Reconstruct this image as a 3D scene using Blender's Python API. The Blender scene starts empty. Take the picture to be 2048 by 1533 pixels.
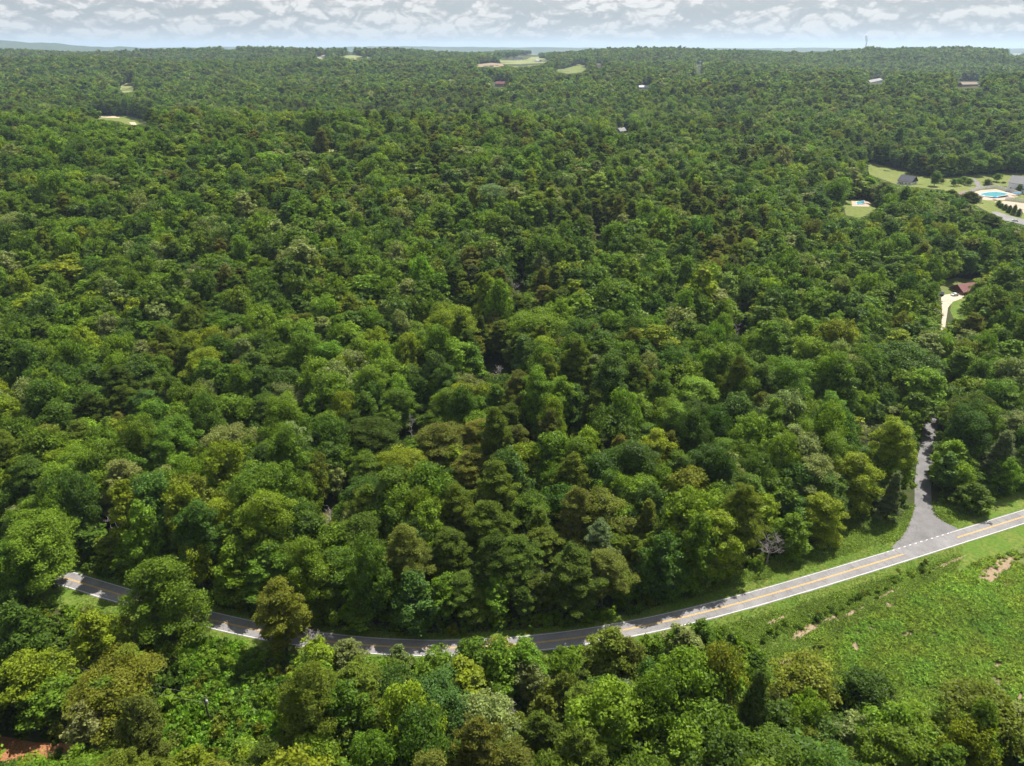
import bpy, bmesh, math, random
import numpy as np
from mathutils import Vector, Matrix, Euler

# ------------------------------------------------------------------ camera, world, sun, exposure
scene = bpy.context.scene
COL = scene.collection
R = math.radians
CAM_Z = 125.0
FPX = 1420.0                      # focal length in pixels of the 2048 wide photograph
PITCH = math.atan((766.5 - 94.0) / FPX)
cam_data = bpy.data.cameras.new('camera')
cam_data.sensor_width = 36.0
cam_data.lens = FPX / 2048.0 * 36.0
cam_data.clip_start = 1.0
cam_data.clip_end = 200000.0
cam = bpy.data.objects.new('camera', cam_data)
cam.location = (0, 0, CAM_Z)
cam.rotation_euler = (math.pi / 2 - PITCH, 0, 0)
COL.objects.link(cam)
scene.camera = cam

SUN_EL, SUN_AZ = 60.0, 44.0        # azimuth clockwise from +Y (beyond the road, a little to the right)
sd = bpy.data.lights.new('sun', 'SUN')
sd.energy = 5.0
sd.angle = R(0.53)
sd.color = (1.0, 0.955, 0.88)
sun = bpy.data.objects.new('sun', sd)
sdir = Vector((math.sin(R(SUN_AZ)) * math.cos(R(SUN_EL)), math.cos(R(SUN_AZ)) * math.cos(R(SUN_EL)), math.sin(R(SUN_EL))))
sun.rotation_euler = sdir.to_track_quat('Z', 'Y').to_euler()
COL.objects.link(sun)

world = bpy.data.worlds.new('World')
scene.world = world
world.use_nodes = True
wn, wl = world.node_tree.nodes, world.node_tree.links
wn.clear()


def wnode(t, **kw):
    n = wn.new(t)
    for k, v in kw.items():
        setattr(n, k, v)
    return n


def wmath(op, a, b=None, c=None):
    n = wn.new('ShaderNodeMath'); n.operation = op
    for i, v in enumerate((a, b, c)):
        if v is None: continue
        if isinstance(v, (int, float)): n.inputs[i].default_value = v
        else: wl.new(v, n.inputs[i])
    return n.outputs[0]


w_out = wnode('ShaderNodeOutputWorld')
w_bg = wnode('ShaderNodeBackground')
SKY_STRENGTH = 0.105
w_bg.inputs['Strength'].default_value = SKY_STRENGTH
w_sky = wnode('ShaderNodeTexSky', sky_type='NISHITA', sun_disc=False)
w_sky.sun_elevation = R(SUN_EL)
w_sky.sun_rotation = R(SUN_AZ)
w_sky.air_density = 1.0
w_sky.dust_density = 0.7
w_sky.ozone_density = 1.2
w_tc = wnode('ShaderNodeTexCoord')
w_sep = wnode('ShaderNodeSeparateXYZ')
wl.new(w_tc.outputs['Generated'], w_sep.inputs[0])
# a cumulus layer: the view direction meets a gently domed cloud deck
w_el = wmath('MAXIMUM', w_sep.outputs['Z'], 0.0)
w_inv = wmath('DIVIDE', 1.0, wmath('ADD', w_el, 0.45))
w_cx = wmath('MULTIPLY', w_sep.outputs['X'], w_inv)
w_cy = wmath('MULTIPLY', w_sep.outputs['Y'], w_inv)
w_co = wnode('ShaderNodeCombineXYZ')
wl.new(w_cx, w_co.inputs[0]); wl.new(w_cy, w_co.inputs[1])


def wnoise(scale, detail, rough, dist, off):
    m = wnode('ShaderNodeMapping')
    m.inputs['Location'].default_value = off
    wl.new(w_co.outputs[0], m.inputs[0])
    n = wnode('ShaderNodeTexNoise', noise_dimensions='2D')
    n.inputs['Scale'].default_value = scale
    n.inputs['Detail'].default_value = detail
    n.inputs['Roughness'].default_value = rough
    n.inputs['Distortion'].default_value = dist
    wl.new(m.outputs[0], n.inputs['Vector'])
    return n.outputs['Fac']


def wramp(fac, stops):
    r = wnode('ShaderNodeValToRGB')
    e = r.color_ramp.elements
    while len(e) < len(stops): e.new(0.5)
    for el, (p, c) in zip(e, stops):
        el.position = p; el.color = (*c, 1)
    wl.new(fac, r.inputs[0])
    return r.outputs[0]


OFF = (3.1, 0.7, 0)


def heaps(vec, sc=12.0):
    """billowing heaps: rounded cells broken up by fine noise"""
    m = wnode('ShaderNodeMapping'); m.inputs['Location'].default_value = OFF
    wl.new(vec, m.inputs[0])
    wob = wnode('ShaderNodeTexNoise', noise_dimensions='2D'); wob.inputs['Scale'].default_value = sc * 0.8; wob.inputs['Detail'].default_value = 5
    wl.new(m.outputs[0], wob.inputs['Vector'])
    ad = wnode('ShaderNodeVectorMath', operation='MULTIPLY_ADD')
    wl.new(wob.outputs['Color'], ad.inputs[0]); ad.inputs[1].default_value = (0.09, 0.09, 0); wl.new(m.outputs[0], ad.inputs[2])
    v = wnode('ShaderNodeTexVoronoi', feature='F1', voronoi_dimensions='2D')
    for k_, v_ in (('Scale', sc), ('Detail', 2.0), ('Roughness', 0.55), ('Lacunarity', 2.3), ('Randomness', 1.0)): v.inputs[k_].default_value = v_
    wl.new(ad.outputs[0], v.inputs['Vector'])
    return wmath('SUBTRACT', 1.0, v.outputs['Distance'])


n_mask = heaps(w_co.outputs[0])
n_big = wnoise(4.2, 5, 0.55, 0.3, (7.0, 2.0, 0))
n_huge = wnoise(1.6, 3, 0.5, 0.0, (1.0, 5.0, 0))
# light catches the tops of the heaps, their bases stay grey: compare the cloud with itself a little higher up
w_up = wnode('ShaderNodeVectorMath', operation='SCALE'); w_up.inputs['Scale'].default_value = 0.988
wl.new(w_co.outputs[0], w_up.inputs[0])
n_up = heaps(w_up.outputs[0])
n_lit = wmath('ADD', wmath('MULTIPLY', wmath('SUBTRACT', n_mask, n_up), 0.45), wmath('ADD', wmath('MULTIPLY', n_big, 0.55), wmath('ADD', wmath('SUBTRACT', wmath('MULTIPLY', n_huge, 0.5), 0.125), wmath('MULTIPLY', wmath('SUBTRACT', n_mask, 0.07), 0.55))))
mask = wramp(n_lit, [(0.34, (0, 0, 0)), (0.42, (1, 1, 1))])
S = 1.0 / SKY_STRENGTH * 0.52
cloud = wramp(n_lit, [(0.34, (0.40, 0.435, 0.475)), (0.47, (0.54, 0.56, 0.58)), (0.57, (0.72, 0.72, 0.715)), (0.72, (0.98, 0.97, 0.95))])
w_cs = wnode('ShaderNodeVectorMath', operation='SCALE'); w_cs.inputs['Scale'].default_value = S
wl.new(cloud, w_cs.inputs[0])
# towards the horizon the clouds run together in pale haze
hz = wramp(w_el, [(0.0, (1, 1, 1)), (0.015, (0.6, 0.6, 0.6)), (0.062, (0, 0, 0))])
w_hm = wnode('ShaderNodeMix', data_type='RGBA')
w_hm.inputs['B'].default_value = (0.52 * S, 0.545 * S, 0.575 * S, 1)
wl.new(wmath('MULTIPLY', hz, 0.7), w_hm.inputs['Factor'])
wl.new(w_cs.outputs[0], w_hm.inputs['A'])
low = wramp(w_el, [(0.0, (1, 1, 1)), (0.04, (0.92, 0.92, 0.92)), (0.07, (0.7, 0.7, 0.7)), (0.25, (0, 0, 0))])
w_mix = wnode('ShaderNodeMix', data_type='RGBA')
wl.new(wmath('MAXIMUM', wmath('MULTIPLY', mask, 0.95), low), w_mix.inputs['Factor'])
wl.new(w_sky.outputs[0], w_mix.inputs['A'])
wl.new(w_hm.outputs['Result'], w_mix.inputs['B'])
wl.new(w_mix.outputs['Result'], w_bg.inputs['Color'])
wl.new(w_bg.outputs[0], w_out.inputs['Surface'])

scene.view_settings.view_transform = 'Standard'
scene.view_settings.look = 'None'
scene.view_settings.exposure = 0.85
scene.view_settings.gamma = 1.0
scene.view_settings.use_curve_mapping = False
scene.render.engine = 'CYCLES'
cy = scene.cycles
cy.use_denoising = True
cy.max_bounces = 5
cy.diffuse_bounces = 3
cy.glossy_bounces = 2
cy.transmission_bounces = 3
cy.transparent_max_bounces = 8
cy.volume_bounces = 0
cy.sample_clamp_indirect = 4.0
cy.use_adaptive_sampling = True
cy.adaptive_threshold = 0.025
scene.render.film_transparent = False

rng = np.random.default_rng(20250)
prand = random.Random(77)

# ------------------------------------------------------------------ projection helpers and the lie of the land
SP, CP = math.sin(PITCH), math.cos(PITCH)


def rays(px, py):
    px = np.asarray(px, float); py = np.asarray(py, float)
    yv = (py - 766.5) / FPX
    return (px - 1024.0) / FPX, CP - yv * SP, -(SP + yv * CP)


def project(x, y, z):
    x = np.asarray(x, float); y = np.asarray(y, float); z = np.asarray(z, float) - CAM_Z
    dep = y * CP - z * SP
    dn = -(z * CP + y * SP)
    dep = np.maximum(dep, 1e-3)
    return 1024 + FPX * x / dep, 766.5 + FPX * dn / dep, dep


def vnoise(x, y, seed=0):
    xi = np.floor(x).astype(np.int64); yi = np.floor(y).astype(np.int64)
    fx = x - xi; fy = y - yi
    fx = fx * fx * (3 - 2 * fx); fy = fy * fy * (3 - 2 * fy)

    def h(a, b):
        n = (a * 374761393 + b * 668265263 + seed * 974711) & 0x7fffffff
        n = ((n ^ (n >> 13)) * 1274126177) & 0x7fffffff
        return ((n ^ (n >> 16)) & 0xffff) / 65535.0
    return (h(xi, yi) * (1 - fx) + h(xi + 1, yi) * fx) * (1 - fy) + (h(xi, yi + 1) * (1 - fx) + h(xi + 1, yi + 1) * fx) * fy


T_U = np.array([-1.6, -0.72, -0.40, 0.0, 0.30, 0.55, 0.72, 1.6])
T_D = np.array([0, 190, 260, 350, 450, 560, 700, 900, 1250, 1700, 2400, 3000, 4200, 9000, 70000], float)
T_Z = np.array([
    [0, 0, 0, 0, 0, 0, 0, 0],
    [0, 0, 0, 0, 0, 0, 0, 0],
    [5, 5, 6, 8, 5, 1, 0, 0],
    [18, 18, 18, 17, 11, 2, -1, -1],
    [31, 31, 31, 27, 19, 4, -2, -2],
    [41, 41, 43, 36, 24, 10, 0, 0],
    [46, 46, 47, 41, 27, 6, 2, 2],
    [25, 25, 24, 26, 22, 20, 26, 26],
    [30, 30, 27, 27, 34, 40, 44, 44],
    [48, 48, 44, 44, 46, 46, 47, 47],
    [66, 66, 62, 70, 66, 58, 54, 54],
    [84, 84, 82, 95, 93, 82, 74, 78],
    [62, 62, 58, 62, 60, 55, 50, 50],
    [28, 28, 26, 28, 28, 30, 34, 34],
    [0, 0, 0, 0, 0, 0, 0, 0]], float)


def _cub(a, b, c, d, t):
    return b + 0.5 * t * (c - a + t * (2 * a - 5 * b + 4 * c - d + t * (3 * (b - c) + d - a)))


LD = np.log(T_D + 120.0)


def land(x, y):
    x = np.asarray(x, float); y = np.asarray(y, float)
    D = np.sqrt(x * x + np.maximum(y, 0) ** 2) * 0 + np.where(y > 0, y, 0)
    u = np.clip(np.where(y > 1, x / np.maximum(y, 1), 0), -1.59, 1.59)
    q = np.log(np.clip(D, 0, 69000) + 120.0)
    i = np.clip(np.searchsorted(LD, q, side='right') - 1, 0, len(LD) - 2)
    fq = (q - LD[i]) / (LD[i + 1] - LD[i])
    fq = fq * fq * (3 - 2 * fq) * 0.5 + fq * 0.5
    j = np.clip(np.searchsorted(T_U, u, side='right') - 1, 0, len(T_U) - 2)
    fu = (u - T_U[j]) / (T_U[j + 1] - T_U[j])
    fu = fu * fu * (3 - 2 * fu)
    z0 = T_Z[i, j] * (1 - fu) + T_Z[i, j + 1] * fu
    z1 = T_Z[i + 1, j] * (1 - fu) + T_Z[i + 1, j + 1] * fu
    z = z0 * (1 - fq) + z1 * fq
    k = np.clip((D - 190) / 350, 0, 1)
    kr = np.clip((0.62 - u) / 0.15, 0.15, 1) * (D < 760) + (D >= 760)
    z = z + k * kr * ((vnoise(x / 150, y / 150, 1) - 0.5) * 9 + (vnoise(x / 70 + 9, y / 70, 2) - 0.5) * 4)
    k2 = np.clip((D - 700) / 900, 0, 1) * np.clip(2.2 - D / 9000, 0, 1)
    z = z + k2 * ((vnoise(x / 520 + 3, y / 330, 3) - 0.5) * 42 + (vnoise(x / 1300, y / 620, 4) - 0.5) * 26)
    return z


def hit(px, py, up=0.0):
    """world points where the sight lines through photo pixels meet the land raised by up"""
    px = np.atleast_1d(np.asarray(px, float)); py = np.atleast_1d(np.asarray(py, float))
    dx, dy, dz = rays(px, py)
    up = np.broadcast_to(np.asarray(up, float), px.shape)
    t0 = np.full(px.shape, 40.0); t1 = np.full(px.shape, np.nan)
    t = t0.copy(); done = np.zeros(px.shape, bool)
    for _ in range(700):
        tn = t * 1.013
        below = (CAM_Z + dz * tn) < land(dx * tn, dy * tn) + up
        new = below & ~done
        t0[new] = t[new]; t1[new] = tn[new]
        done |= new
        if done.all(): break
        t = tn
    t1 = np.where(np.isnan(t1), 60000.0, t1)
    for _ in range(24):
        tm = 0.5 * (t0 + t1)
        below = (CAM_Z + dz * tm) < land(dx * tm, dy * tm) + up
        t1 = np.where(below, tm, t1); t0 = np.where(below, t0, tm)
    x, y = dx * t1, dy * t1
    return np.stack([x, y, land(x, y)], 1)


def G(px, py, up=0.0):
    p = hit([px], [py], up)[0]
    return Vector((float(p[0]), float(p[1]), float(p[2])))


def inpoly(px, py, poly):
    px = np.asarray(px, float); py = np.asarray(py, float)
    ins = np.zeros(px.shape, bool)
    n = len(poly)
    for a in range(n):
        x1, y1 = poly[a]; x2, y2 = poly[(a + 1) % n]
        if y1 == y2: continue
        c = ((y1 > py) != (y2 > py)) & (px < (x2 - x1) * (py - y1) / (y2 - y1) + x1)
        ins ^= c
    return ins


# ------------------------------------------------------------------ materials
MATS = {}


def mat_new(name):
    m = bpy.data.materials.new(name); m.use_nodes = True
    return m, m.node_tree.nodes, m.node_tree.links, m.node_tree.nodes['Principled BSDF']


def plain(name, col, rough=0.7, spec=0.3, noise=None, metallic=0.0):
    """one colour broken up by two scales of noise (grain and stains)"""
    if name in MATS: return MATS[name]
    m, n, l, b = mat_new(name)
    b.inputs['Roughness'].default_value = rough
    b.inputs['Specular IOR Level'].default_value = spec
    b.inputs['Metallic'].default_value = metallic
    sc, amt = noise or (0.6, 0.18)
    tc = n.new('ShaderNodeTexCoord')
    t1 = n.new('ShaderNodeTexNoise'); t1.inputs['Scale'].default_value = sc; t1.inputs['Detail'].default_value = 6
    l.new(tc.outputs['Object'], t1.inputs['Vector'])
    mr = n.new('ShaderNodeMapRange'); mr.inputs['From Min'].default_value = 0.3; mr.inputs['From Max'].default_value = 0.7
    mr.inputs['To Min'].default_value = 1 - amt; mr.inputs['To Max'].default_value = 1 + amt
    l.new(t1.outputs['Fac'], mr.inputs['Value'])
    sc_ = n.new('ShaderNodeVectorMath'); sc_.operation = 'SCALE'
    sc_.inputs[0].default_value = col
    l.new(mr.outputs[0], sc_.inputs['Scale'])
    l.new(sc_.outputs[0], b.inputs['Base Color'])
    MATS[name] = m
    return m


def blend(name, cols, scales, rough=0.9, bump=0.0, spec=0.15, coord='Object', thr=((0.42, 0.58), (0.4, 0.62))):
    """three colours mixed by two noises"""
    if name in MATS: return MATS[name]
    m, n, l, b = mat_new(name)
    b.inputs['Roughness'].default_value = rough
    b.inputs['Specular IOR Level'].default_value = spec
    tc = n.new('ShaderNodeTexCoord')
    prev = None
    for k, sc in enumerate(scales):
        t = n.new('ShaderNodeTexNoise'); t.inputs['Scale'].default_value = sc; t.inputs['Detail'].default_value = 8
        t.inputs['Roughness'].default_value = 0.65
        l.new(tc.outputs[coord], t.inputs['Vector'])
        mr = n.new('ShaderNodeMapRange'); mr.interpolation_type = 'SMOOTHSTEP'
        mr.inputs['From Min'].default_value = thr[k % 2][0]; mr.inputs['From Max'].default_value = thr[k % 2][1]
        l.new(t.outputs['Fac'], mr.inputs['Value'])
        mx = n.new('ShaderNodeMix'); mx.data_type = 'RGBA'
        if prev is None: mx.inputs['A'].default_value = (*cols[0], 1)
        else: l.new(prev, mx.inputs['A'])
        mx.inputs['B'].default_value = (*cols[k + 1], 1)
        l.new(mr.outputs[0], mx.inputs['Factor'])
        prev = mx.outputs['Result']
        last = t
    l.new(prev, b.inputs['Base Color'])
    if bump:
        bp = n.new('ShaderNodeBump'); bp.inputs['Strength'].default_value = bump; bp.inputs['Distance'].default_value = 0.3
        l.new(last.outputs['Fac'], bp.inputs['Height']); l.new(bp.outputs[0], b.inputs['Normal'])
    MATS[name] = m
    return m


def leaf_material(name, transl=0.32, gloss=0.25, rough=0.45):
    """leaf colour comes from the tree's own tint, varied leaf by leaf and branch by branch"""
    m = bpy.data.materials.new(name); m.use_nodes = True
    n, l = m.node_tree.nodes, m.node_tree.links
    b = n['Principled BSDF']; out = n['Material Output']
    at = n.new('ShaderNodeAttribute'); at.attribute_type = 'INSTANCER'; at.attribute_name = 'tint'
    rn = n.new('ShaderNodeAttribute'); rn.attribute_type = 'GEOMETRY'; rn.attribute_name = 'leaf_random'
    tc = n.new('ShaderNodeTexCoord')
    ns = n.new('ShaderNodeTexNoise'); ns.inputs['Scale'].default_value = 0.35; ns.inputs['Detail'].default_value = 2
    l.new(tc.outputs['Object'], ns.inputs['Vector'])
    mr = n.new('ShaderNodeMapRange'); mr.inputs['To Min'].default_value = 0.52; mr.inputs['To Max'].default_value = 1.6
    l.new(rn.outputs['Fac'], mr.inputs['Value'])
    mr2 = n.new('ShaderNodeMapRange'); mr2.inputs['From Min'].default_value = 0.3; mr2.inputs['From Max'].default_value = 0.7
    mr2.inputs['To Min'].default_value = 0.82; mr2.inputs['To Max'].default_value = 1.2
    l.new(ns.outputs['Fac'], mr2.inputs['Value'])
    mu = n.new('ShaderNodeMath'); mu.operation = 'MULTIPLY'
    l.new(mr.outputs[0], mu.inputs[0]); l.new(mr2.outputs[0], mu.inputs[1])
    sc = n.new('ShaderNodeVectorMath'); sc.operation = 'SCALE'
    l.new(at.outputs['Color'], sc.inputs[0]); l.new(mu.outputs[0], sc.inputs['Scale'])
    l.new(sc.outputs[0], b.inputs['Base Color'])
    b.inputs['Roughness'].default_value = rough
    b.inputs['Specular IOR Level'].default_value = gloss
    tr = n.new('ShaderNodeBsdfTranslucent')
    wm = n.new('ShaderNodeVectorMath'); wm.operation = 'MULTIPLY'; wm.inputs[1].default_value = (1.2, 1.25, 0.5)
    l.new(sc.outputs[0], wm.inputs[0]); l.new(wm.outputs[0], tr.inputs['Color'])
    mx = n.new('ShaderNodeMixShader'); mx.inputs[0].default_value = transl
    l.new(b.outputs[0], mx.inputs[1]); l.new(tr.outputs[0], mx.inputs[2])
    l.new(mx.outputs[0], out.inputs['Surface'])
    return m


M_LEAF = leaf_material('broad_leaf', 0.44, 0.10, 0.45)
M_NEEDLE = leaf_material('pine_needle', 0.42, 0.04, 0.6)
M_CROP = leaf_material('crop_leaf', 0.4, 0.2, 0.5)
M_BARK = blend('bark', [(0.085, 0.065, 0.05), (0.14, 0.115, 0.095), (0.05, 0.04, 0.032)], (1.2, 5.0), bump=0.4)
M_DEAD = blend('dead_wood', [(0.26, 0.22, 0.21), (0.19, 0.15, 0.145), (0.34, 0.31, 0.30)], (0.8, 4.0), bump=0.3)
M_FLOOR = blend('forest_floor', [(0.040, 0.055, 0.014), (0.060, 0.050, 0.022), (0.030, 0.048, 0.010)], (0.05, 0.4), bump=0.3)
M_VERGE = blend('mown_grass', [(0.095, 0.155, 0.018), (0.15, 0.17, 0.032), (0.065, 0.122, 0.015)], (0.12, 1.1), bump=0.5)
M_LAWN = blend('lawn', [(0.14, 0.165, 0.035), (0.18, 0.18, 0.055), (0.10, 0.135, 0.026)], (0.05, 0.4), bump=0.2)
M_PASTURE = blend('pasture', [(0.19, 0.21, 0.075), (0.27, 0.25, 0.12), (0.15, 0.18, 0.05)], (0.012, 0.08), bump=0.2)
M_FIELDSOIL = blend('field_soil', [(0.11, 0.14, 0.03), (0.17, 0.14, 0.065), (0.08, 0.12, 0.022)], (0.15, 1.4), bump=0.4)
M_BARE = blend('bare_soil', [(0.26, 0.18, 0.11), (0.17, 0.125, 0.07), (0.30, 0.23, 0.155)], (0.5, 3.0), bump=0.5)
M_REDDIRT = blend('red_clay', [(0.27, 0.115, 0.052), (0.20, 0.08, 0.036), (0.33, 0.155, 0.075)], (0.3, 2.5), bump=0.4)
M_GRAVEL = blend('pale_gravel', [(0.44, 0.37, 0.29), (0.33, 0.27, 0.20), (0.50, 0.43, 0.35)], (0.3, 4.0), bump=0.4)
M_SAND = blend('bunker_sand', [(0.46, 0.37, 0.25), (0.38, 0.31, 0.20), (0.50, 0.42, 0.30)], (0.2, 2.0))
M_CONCRETE = blend('pale_concrete', [(0.50, 0.44, 0.38), (0.43, 0.38, 0.33), (0.55, 0.50, 0.44)], (0.3, 2.0))

# ------------------------------------------------------------------ mesh helpers


def np_mesh(name, verts, faces, mats, mat_idx=None, fattr=None):
    """mesh from an array of vertices and an array of equal sized faces"""
    verts = np.asarray(verts, np.float32); faces = np.asarray(faces, np.int32)
    me = bpy.data.meshes.new(name)
    nf, k = faces.shape
    me.vertices.add(len(verts)); me.vertices.foreach_set('co', verts.ravel())
    me.loops.add(nf * k); me.loops.foreach_set('vertex_index', faces.ravel())
    me.polygons.add(nf)
    me.polygons.foreach_set('loop_start', np.arange(0, nf * k, k, dtype=np.int32))
    me.polygons.foreach_set('loop_total', np.full(nf, k, np.int32))
    for m in mats: me.materials.append(m)
    if mat_idx is not None: me.polygons.foreach_set('material_index', np.asarray(mat_idx, np.int32))
    if fattr is not None:
        a = me.attributes.new('leaf_random', 'FLOAT', 'FACE')
        a.data.foreach_set('value', np.asarray(fattr, np.float32))
    me.update(calc_edges=True)
    return me


def link(name, data, parent=None, loc=(0, 0, 0), rz=0.0):
    o = bpy.data.objects.new(name, data)
    o.location = loc; o.rotation_euler = (0, 0, rz)
    if parent is not None: o.parent = parent
    COL.objects.link(o)
    return o


def tag(o, label=None, cat=None, group=None, kind=None):
    if label: o['label'] = label
    if cat: o['category'] = cat
    if group: o['group'] = group
    if kind: o['kind'] = kind
    return o


class MB:
    """collects shapes that become one mesh"""
    def __init__(self): self.v = []; self.f = []; self.smooth = False

    def add(self, vs, fs):
        o = len(self.v); self.v += [tuple(v) for v in vs]; self.f += [tuple(i + o for i in f) for f in fs]; return self

    def box(self, x0, x1, y0, y1, z0, z1):
        return self.add([(x0, y0, z0), (x1, y0, z0), (x1, y1, z0), (x0, y1, z0), (x0, y0, z1), (x1, y0, z1), (x1, y1, z1), (x0, y1, z1)],
                        [(0, 3, 2, 1), (4, 5, 6, 7), (0, 1, 5, 4), (1, 2, 6, 5), (2, 3, 7, 6), (3, 0, 4, 7)])

    def tube(self, pts, rads, n=8, cap=True):
        rings = []
        for i, p in enumerate(pts):
            p = Vector(p)
            d = (Vector(pts[min(i + 1, len(pts) - 1)]) - Vector(pts[max(i - 1, 0)])).normalized()
            a = d.orthogonal().normalized() if abs(d.z) < 0.95 else Vector((1, 0, 0)) - d * d.x
            a.normalize(); b = d.cross(a)
            rings.append([p + (a * math.cos(2 * math.pi * k / n) + b * math.sin(2 * math.pi * k / n)) * rads[i] for k in range(n)])
        vs = [v for r in rings for v in r]
        fs = [(i * n + k, i * n + (k + 1) % n, (i + 1) * n + (k + 1) % n, (i + 1) * n + k) for i in range(len(pts) - 1) for k in range(n)]
        if cap: fs += [tuple(range(n - 1, -1, -1)), tuple((len(pts) - 1) * n + k for k in range(n))]
        return self.add(vs, fs)

    def prism(self, prof, y0, y1):
        """profile in x,z pushed along y"""
        n = len(prof)
        vs = [(x, y0, z) for x, z in prof] + [(x, y1, z) for x, z in prof]
        fs = [tuple(range(n)), tuple(range(2 * n - 1, n - 1, -1))] + [(k + n, (k + 1) % n + n, (k + 1) % n, k) for k in range(n)]
        return self.add(vs, fs)

    def mesh(self, name, mat, smooth=False):
        me = bpy.data.meshes.new(name)
        me.from_pydata(self.v, [], self.f); me.materials.append(mat)
        bm = bmesh.new(); bm.from_mesh(me); bmesh.ops.recalc_face_normals(bm, faces=bm.faces[:]); bm.to_mesh(me); bm.free()
        if smooth: me.polygons.foreach_set('use_smooth', [True] * len(me.polygons))
        return me

    def build(self, name, mat, parent=None, loc=(0, 0, 0), rz=0.0, smooth=False):
        return link(name, self.mesh(name, mat, smooth), parent, loc, rz)


def empty(name, loc, rz=0.0):
    o = link(name, None, None, loc, rz); o.empty_display_size = 0.5
    return o


# ------------------------------------------------------------------ ground: one sheet to the horizon
rad = np.concatenate([np.arange(30, 420, 2.6), 420 * np.power(1.0115, np.arange(0, 460))])
rad = rad[rad < 66000]
ang = np.concatenate([R(1) * np.arange(-50, 50, 0.42), R(1) * np.arange(50, 310, 6.0)])
ux, uy = np.sin(ang), np.cos(ang)
gx = np.outer(rad, ux); gy = np.outer(rad, uy)
gz = land(gx, gy)
nr, na = gx.shape
verts = np.stack([gx.ravel(), gy.ravel(), gz.ravel()], 1)
ii, kk = np.meshgrid(np.arange(nr - 1), np.arange(na), indexing='ij')
k2 = (kk + 1) % na
faces = np.stack([ii * na + kk, (ii + 1) * na + kk, (ii + 1) * na + k2, ii * na + k2], -1).reshape(-1, 4)
faces = faces[:, ::-1]
verts = np.concatenate([verts, [[0, 0, 0]]])
quad_core = np.stack([np.full(na // 2, len(verts) - 1), np.arange(0, na - 1, 2), np.arange(1, na, 2), (np.arange(2, na + 1, 2)) % na], 1)[:, [0, 3, 2, 1]]
gm = np_mesh('ground', verts, np.concatenate([faces, quad_core]), [M_FLOOR])
gm.polygons.foreach_set('use_smooth', [True] * len(gm.polygons))
ground = link('ground', gm); tag(ground, kind='structure')


def sheet_px(name, poly, mat, up, step=6.0, kind='structure'):
    """a ground sheet whose outline is given in photo pixels and laid on the land where those sight lines meet it"""
    poly = [tuple(p) for p in poly]
    xs = np.array([p[0] for p in poly]); ys = np.array([p[1] for p in poly])
    # boundary resampled, then fan of shrunken rings
    pts = []
    for a in range(len(poly)):
        p, q = np.array(poly[a], float), np.array(poly[(a + 1) % len(poly)], float)
        m = max(1, int(np.hypot(*(q - p)) / step))
        for k in range(m): pts.append(p + (q - p) * k / m)
    pts = np.array(pts)
    w = hit(pts[:, 0], pts[:, 1])
    return sheet_world(name, w[:, :2], mat, up, kind)


def sheet_world(name, outline, mat, up, kind='structure', cell=None):
    """ground sheet over a world outline: a grid clipped to the outline, lifted by up"""
    outline = np.asarray(outline, float)
    bm = bmesh.new()
    vs = [bm.verts.new((p[0], p[1], 0)) for p in outline]
    es = [bm.edges.new((vs[k], vs[(k + 1) % len(vs)])) for k in range(len(vs))]
    bmesh.ops.triangle_fill(bm, edges=es, use_beauty=True, use_dissolve=False)
    span = float(max(np.ptp(outline[:, 0]), np.ptp(outline[:, 1])))
    cell = cell or max(2.5, span / 40)
    for ax, (lo, hi) in enumerate(((outline[:, 0].min(), outline[:, 0].max()), (outline[:, 1].min(), outline[:, 1].max()))):
        for c in np.arange(lo + cell, hi, cell):
            co = [0, 0, 0]; co[ax] = c; no = [0, 0, 0]; no[ax] = 1
            bmesh.ops.bisect_plane(bm, geom=bm.verts[:] + bm.edges[:] + bm.faces[:], plane_co=co, plane_no=no)
    xy = np.array([v.co[:2] for v in bm.verts])
    zz = land(xy[:, 0], xy[:, 1]) + up
    for v, z in zip(bm.verts, zz): v.co.z = z
    for f in bm.faces:
        if f.normal.z < 0: f.normal_flip()
    bmesh.ops.recalc_face_normals(bm, faces=bm.faces[:])
    me = bpy.data.meshes.new(name); bm.to_mesh(me); bm.free()
    if len(me.polygons) and me.polygons[0].normal.z < 0:
        me.flip_normals()
    me.materials.append(mat)
    return tag(link(name, me), kind=kind)


# ------------------------------------------------------------------ roads
def smooth_line(P, step=2.0, it=3):
    P = np.asarray(P, float)
    seg = np.hypot(*np.diff(P, axis=0).T); s = np.concatenate([[0], np.cumsum(seg)])
    n = int(s[-1] / step); q = np.linspace(0, s[-1], n)
    L = np.stack([np.interp(q, s, P[:, 0]), np.interp(q, s, P[:, 1])], 1)
    for _ in range(it):
        for k in (5, 7, 9):
            pad = np.concatenate([2 * L[:1] - L[k:0:-1], L, 2 * L[-1:] - L[-2:-k - 2:-1]])
            L = np.stack([np.convolve(pad[:, c], np.ones(2 * k + 1) / (2 * k + 1), 'valid') for c in (0, 1)], 1)
    return L


ROAD_PX = [(143, 1161), (290, 1207), (441, 1252), (600, 1286), (716, 1301), (836, 1307), (950, 1305), (1058, 1298), (1119, 1290),
           (1283, 1262), (1448, 1218.5), (1600, 1173), (1760, 1124), (1909, 1078), (2048, 1034)]
rp = hit([p[0] for p in ROAD_PX], [p[1] for p in ROAD_PX])[:, :2]
d0 = rp[0] - rp[1]; d0 = d0 / np.hypot(*d0)
d1 = rp[-1] - rp[-3]; d1 = d1 / np.hypot(*d1)
rp = np.concatenate([[rp[0] + d0 * 130], [rp[0] + d0 * 50], rp, [rp[-1] + d1 * 70], [rp[-1] + d1 * 180]])
ROAD = smooth_line(rp, 2.0, 2)
RH = 0.0368 * CAM_Z / 2            # half width between the edge lines


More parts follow.
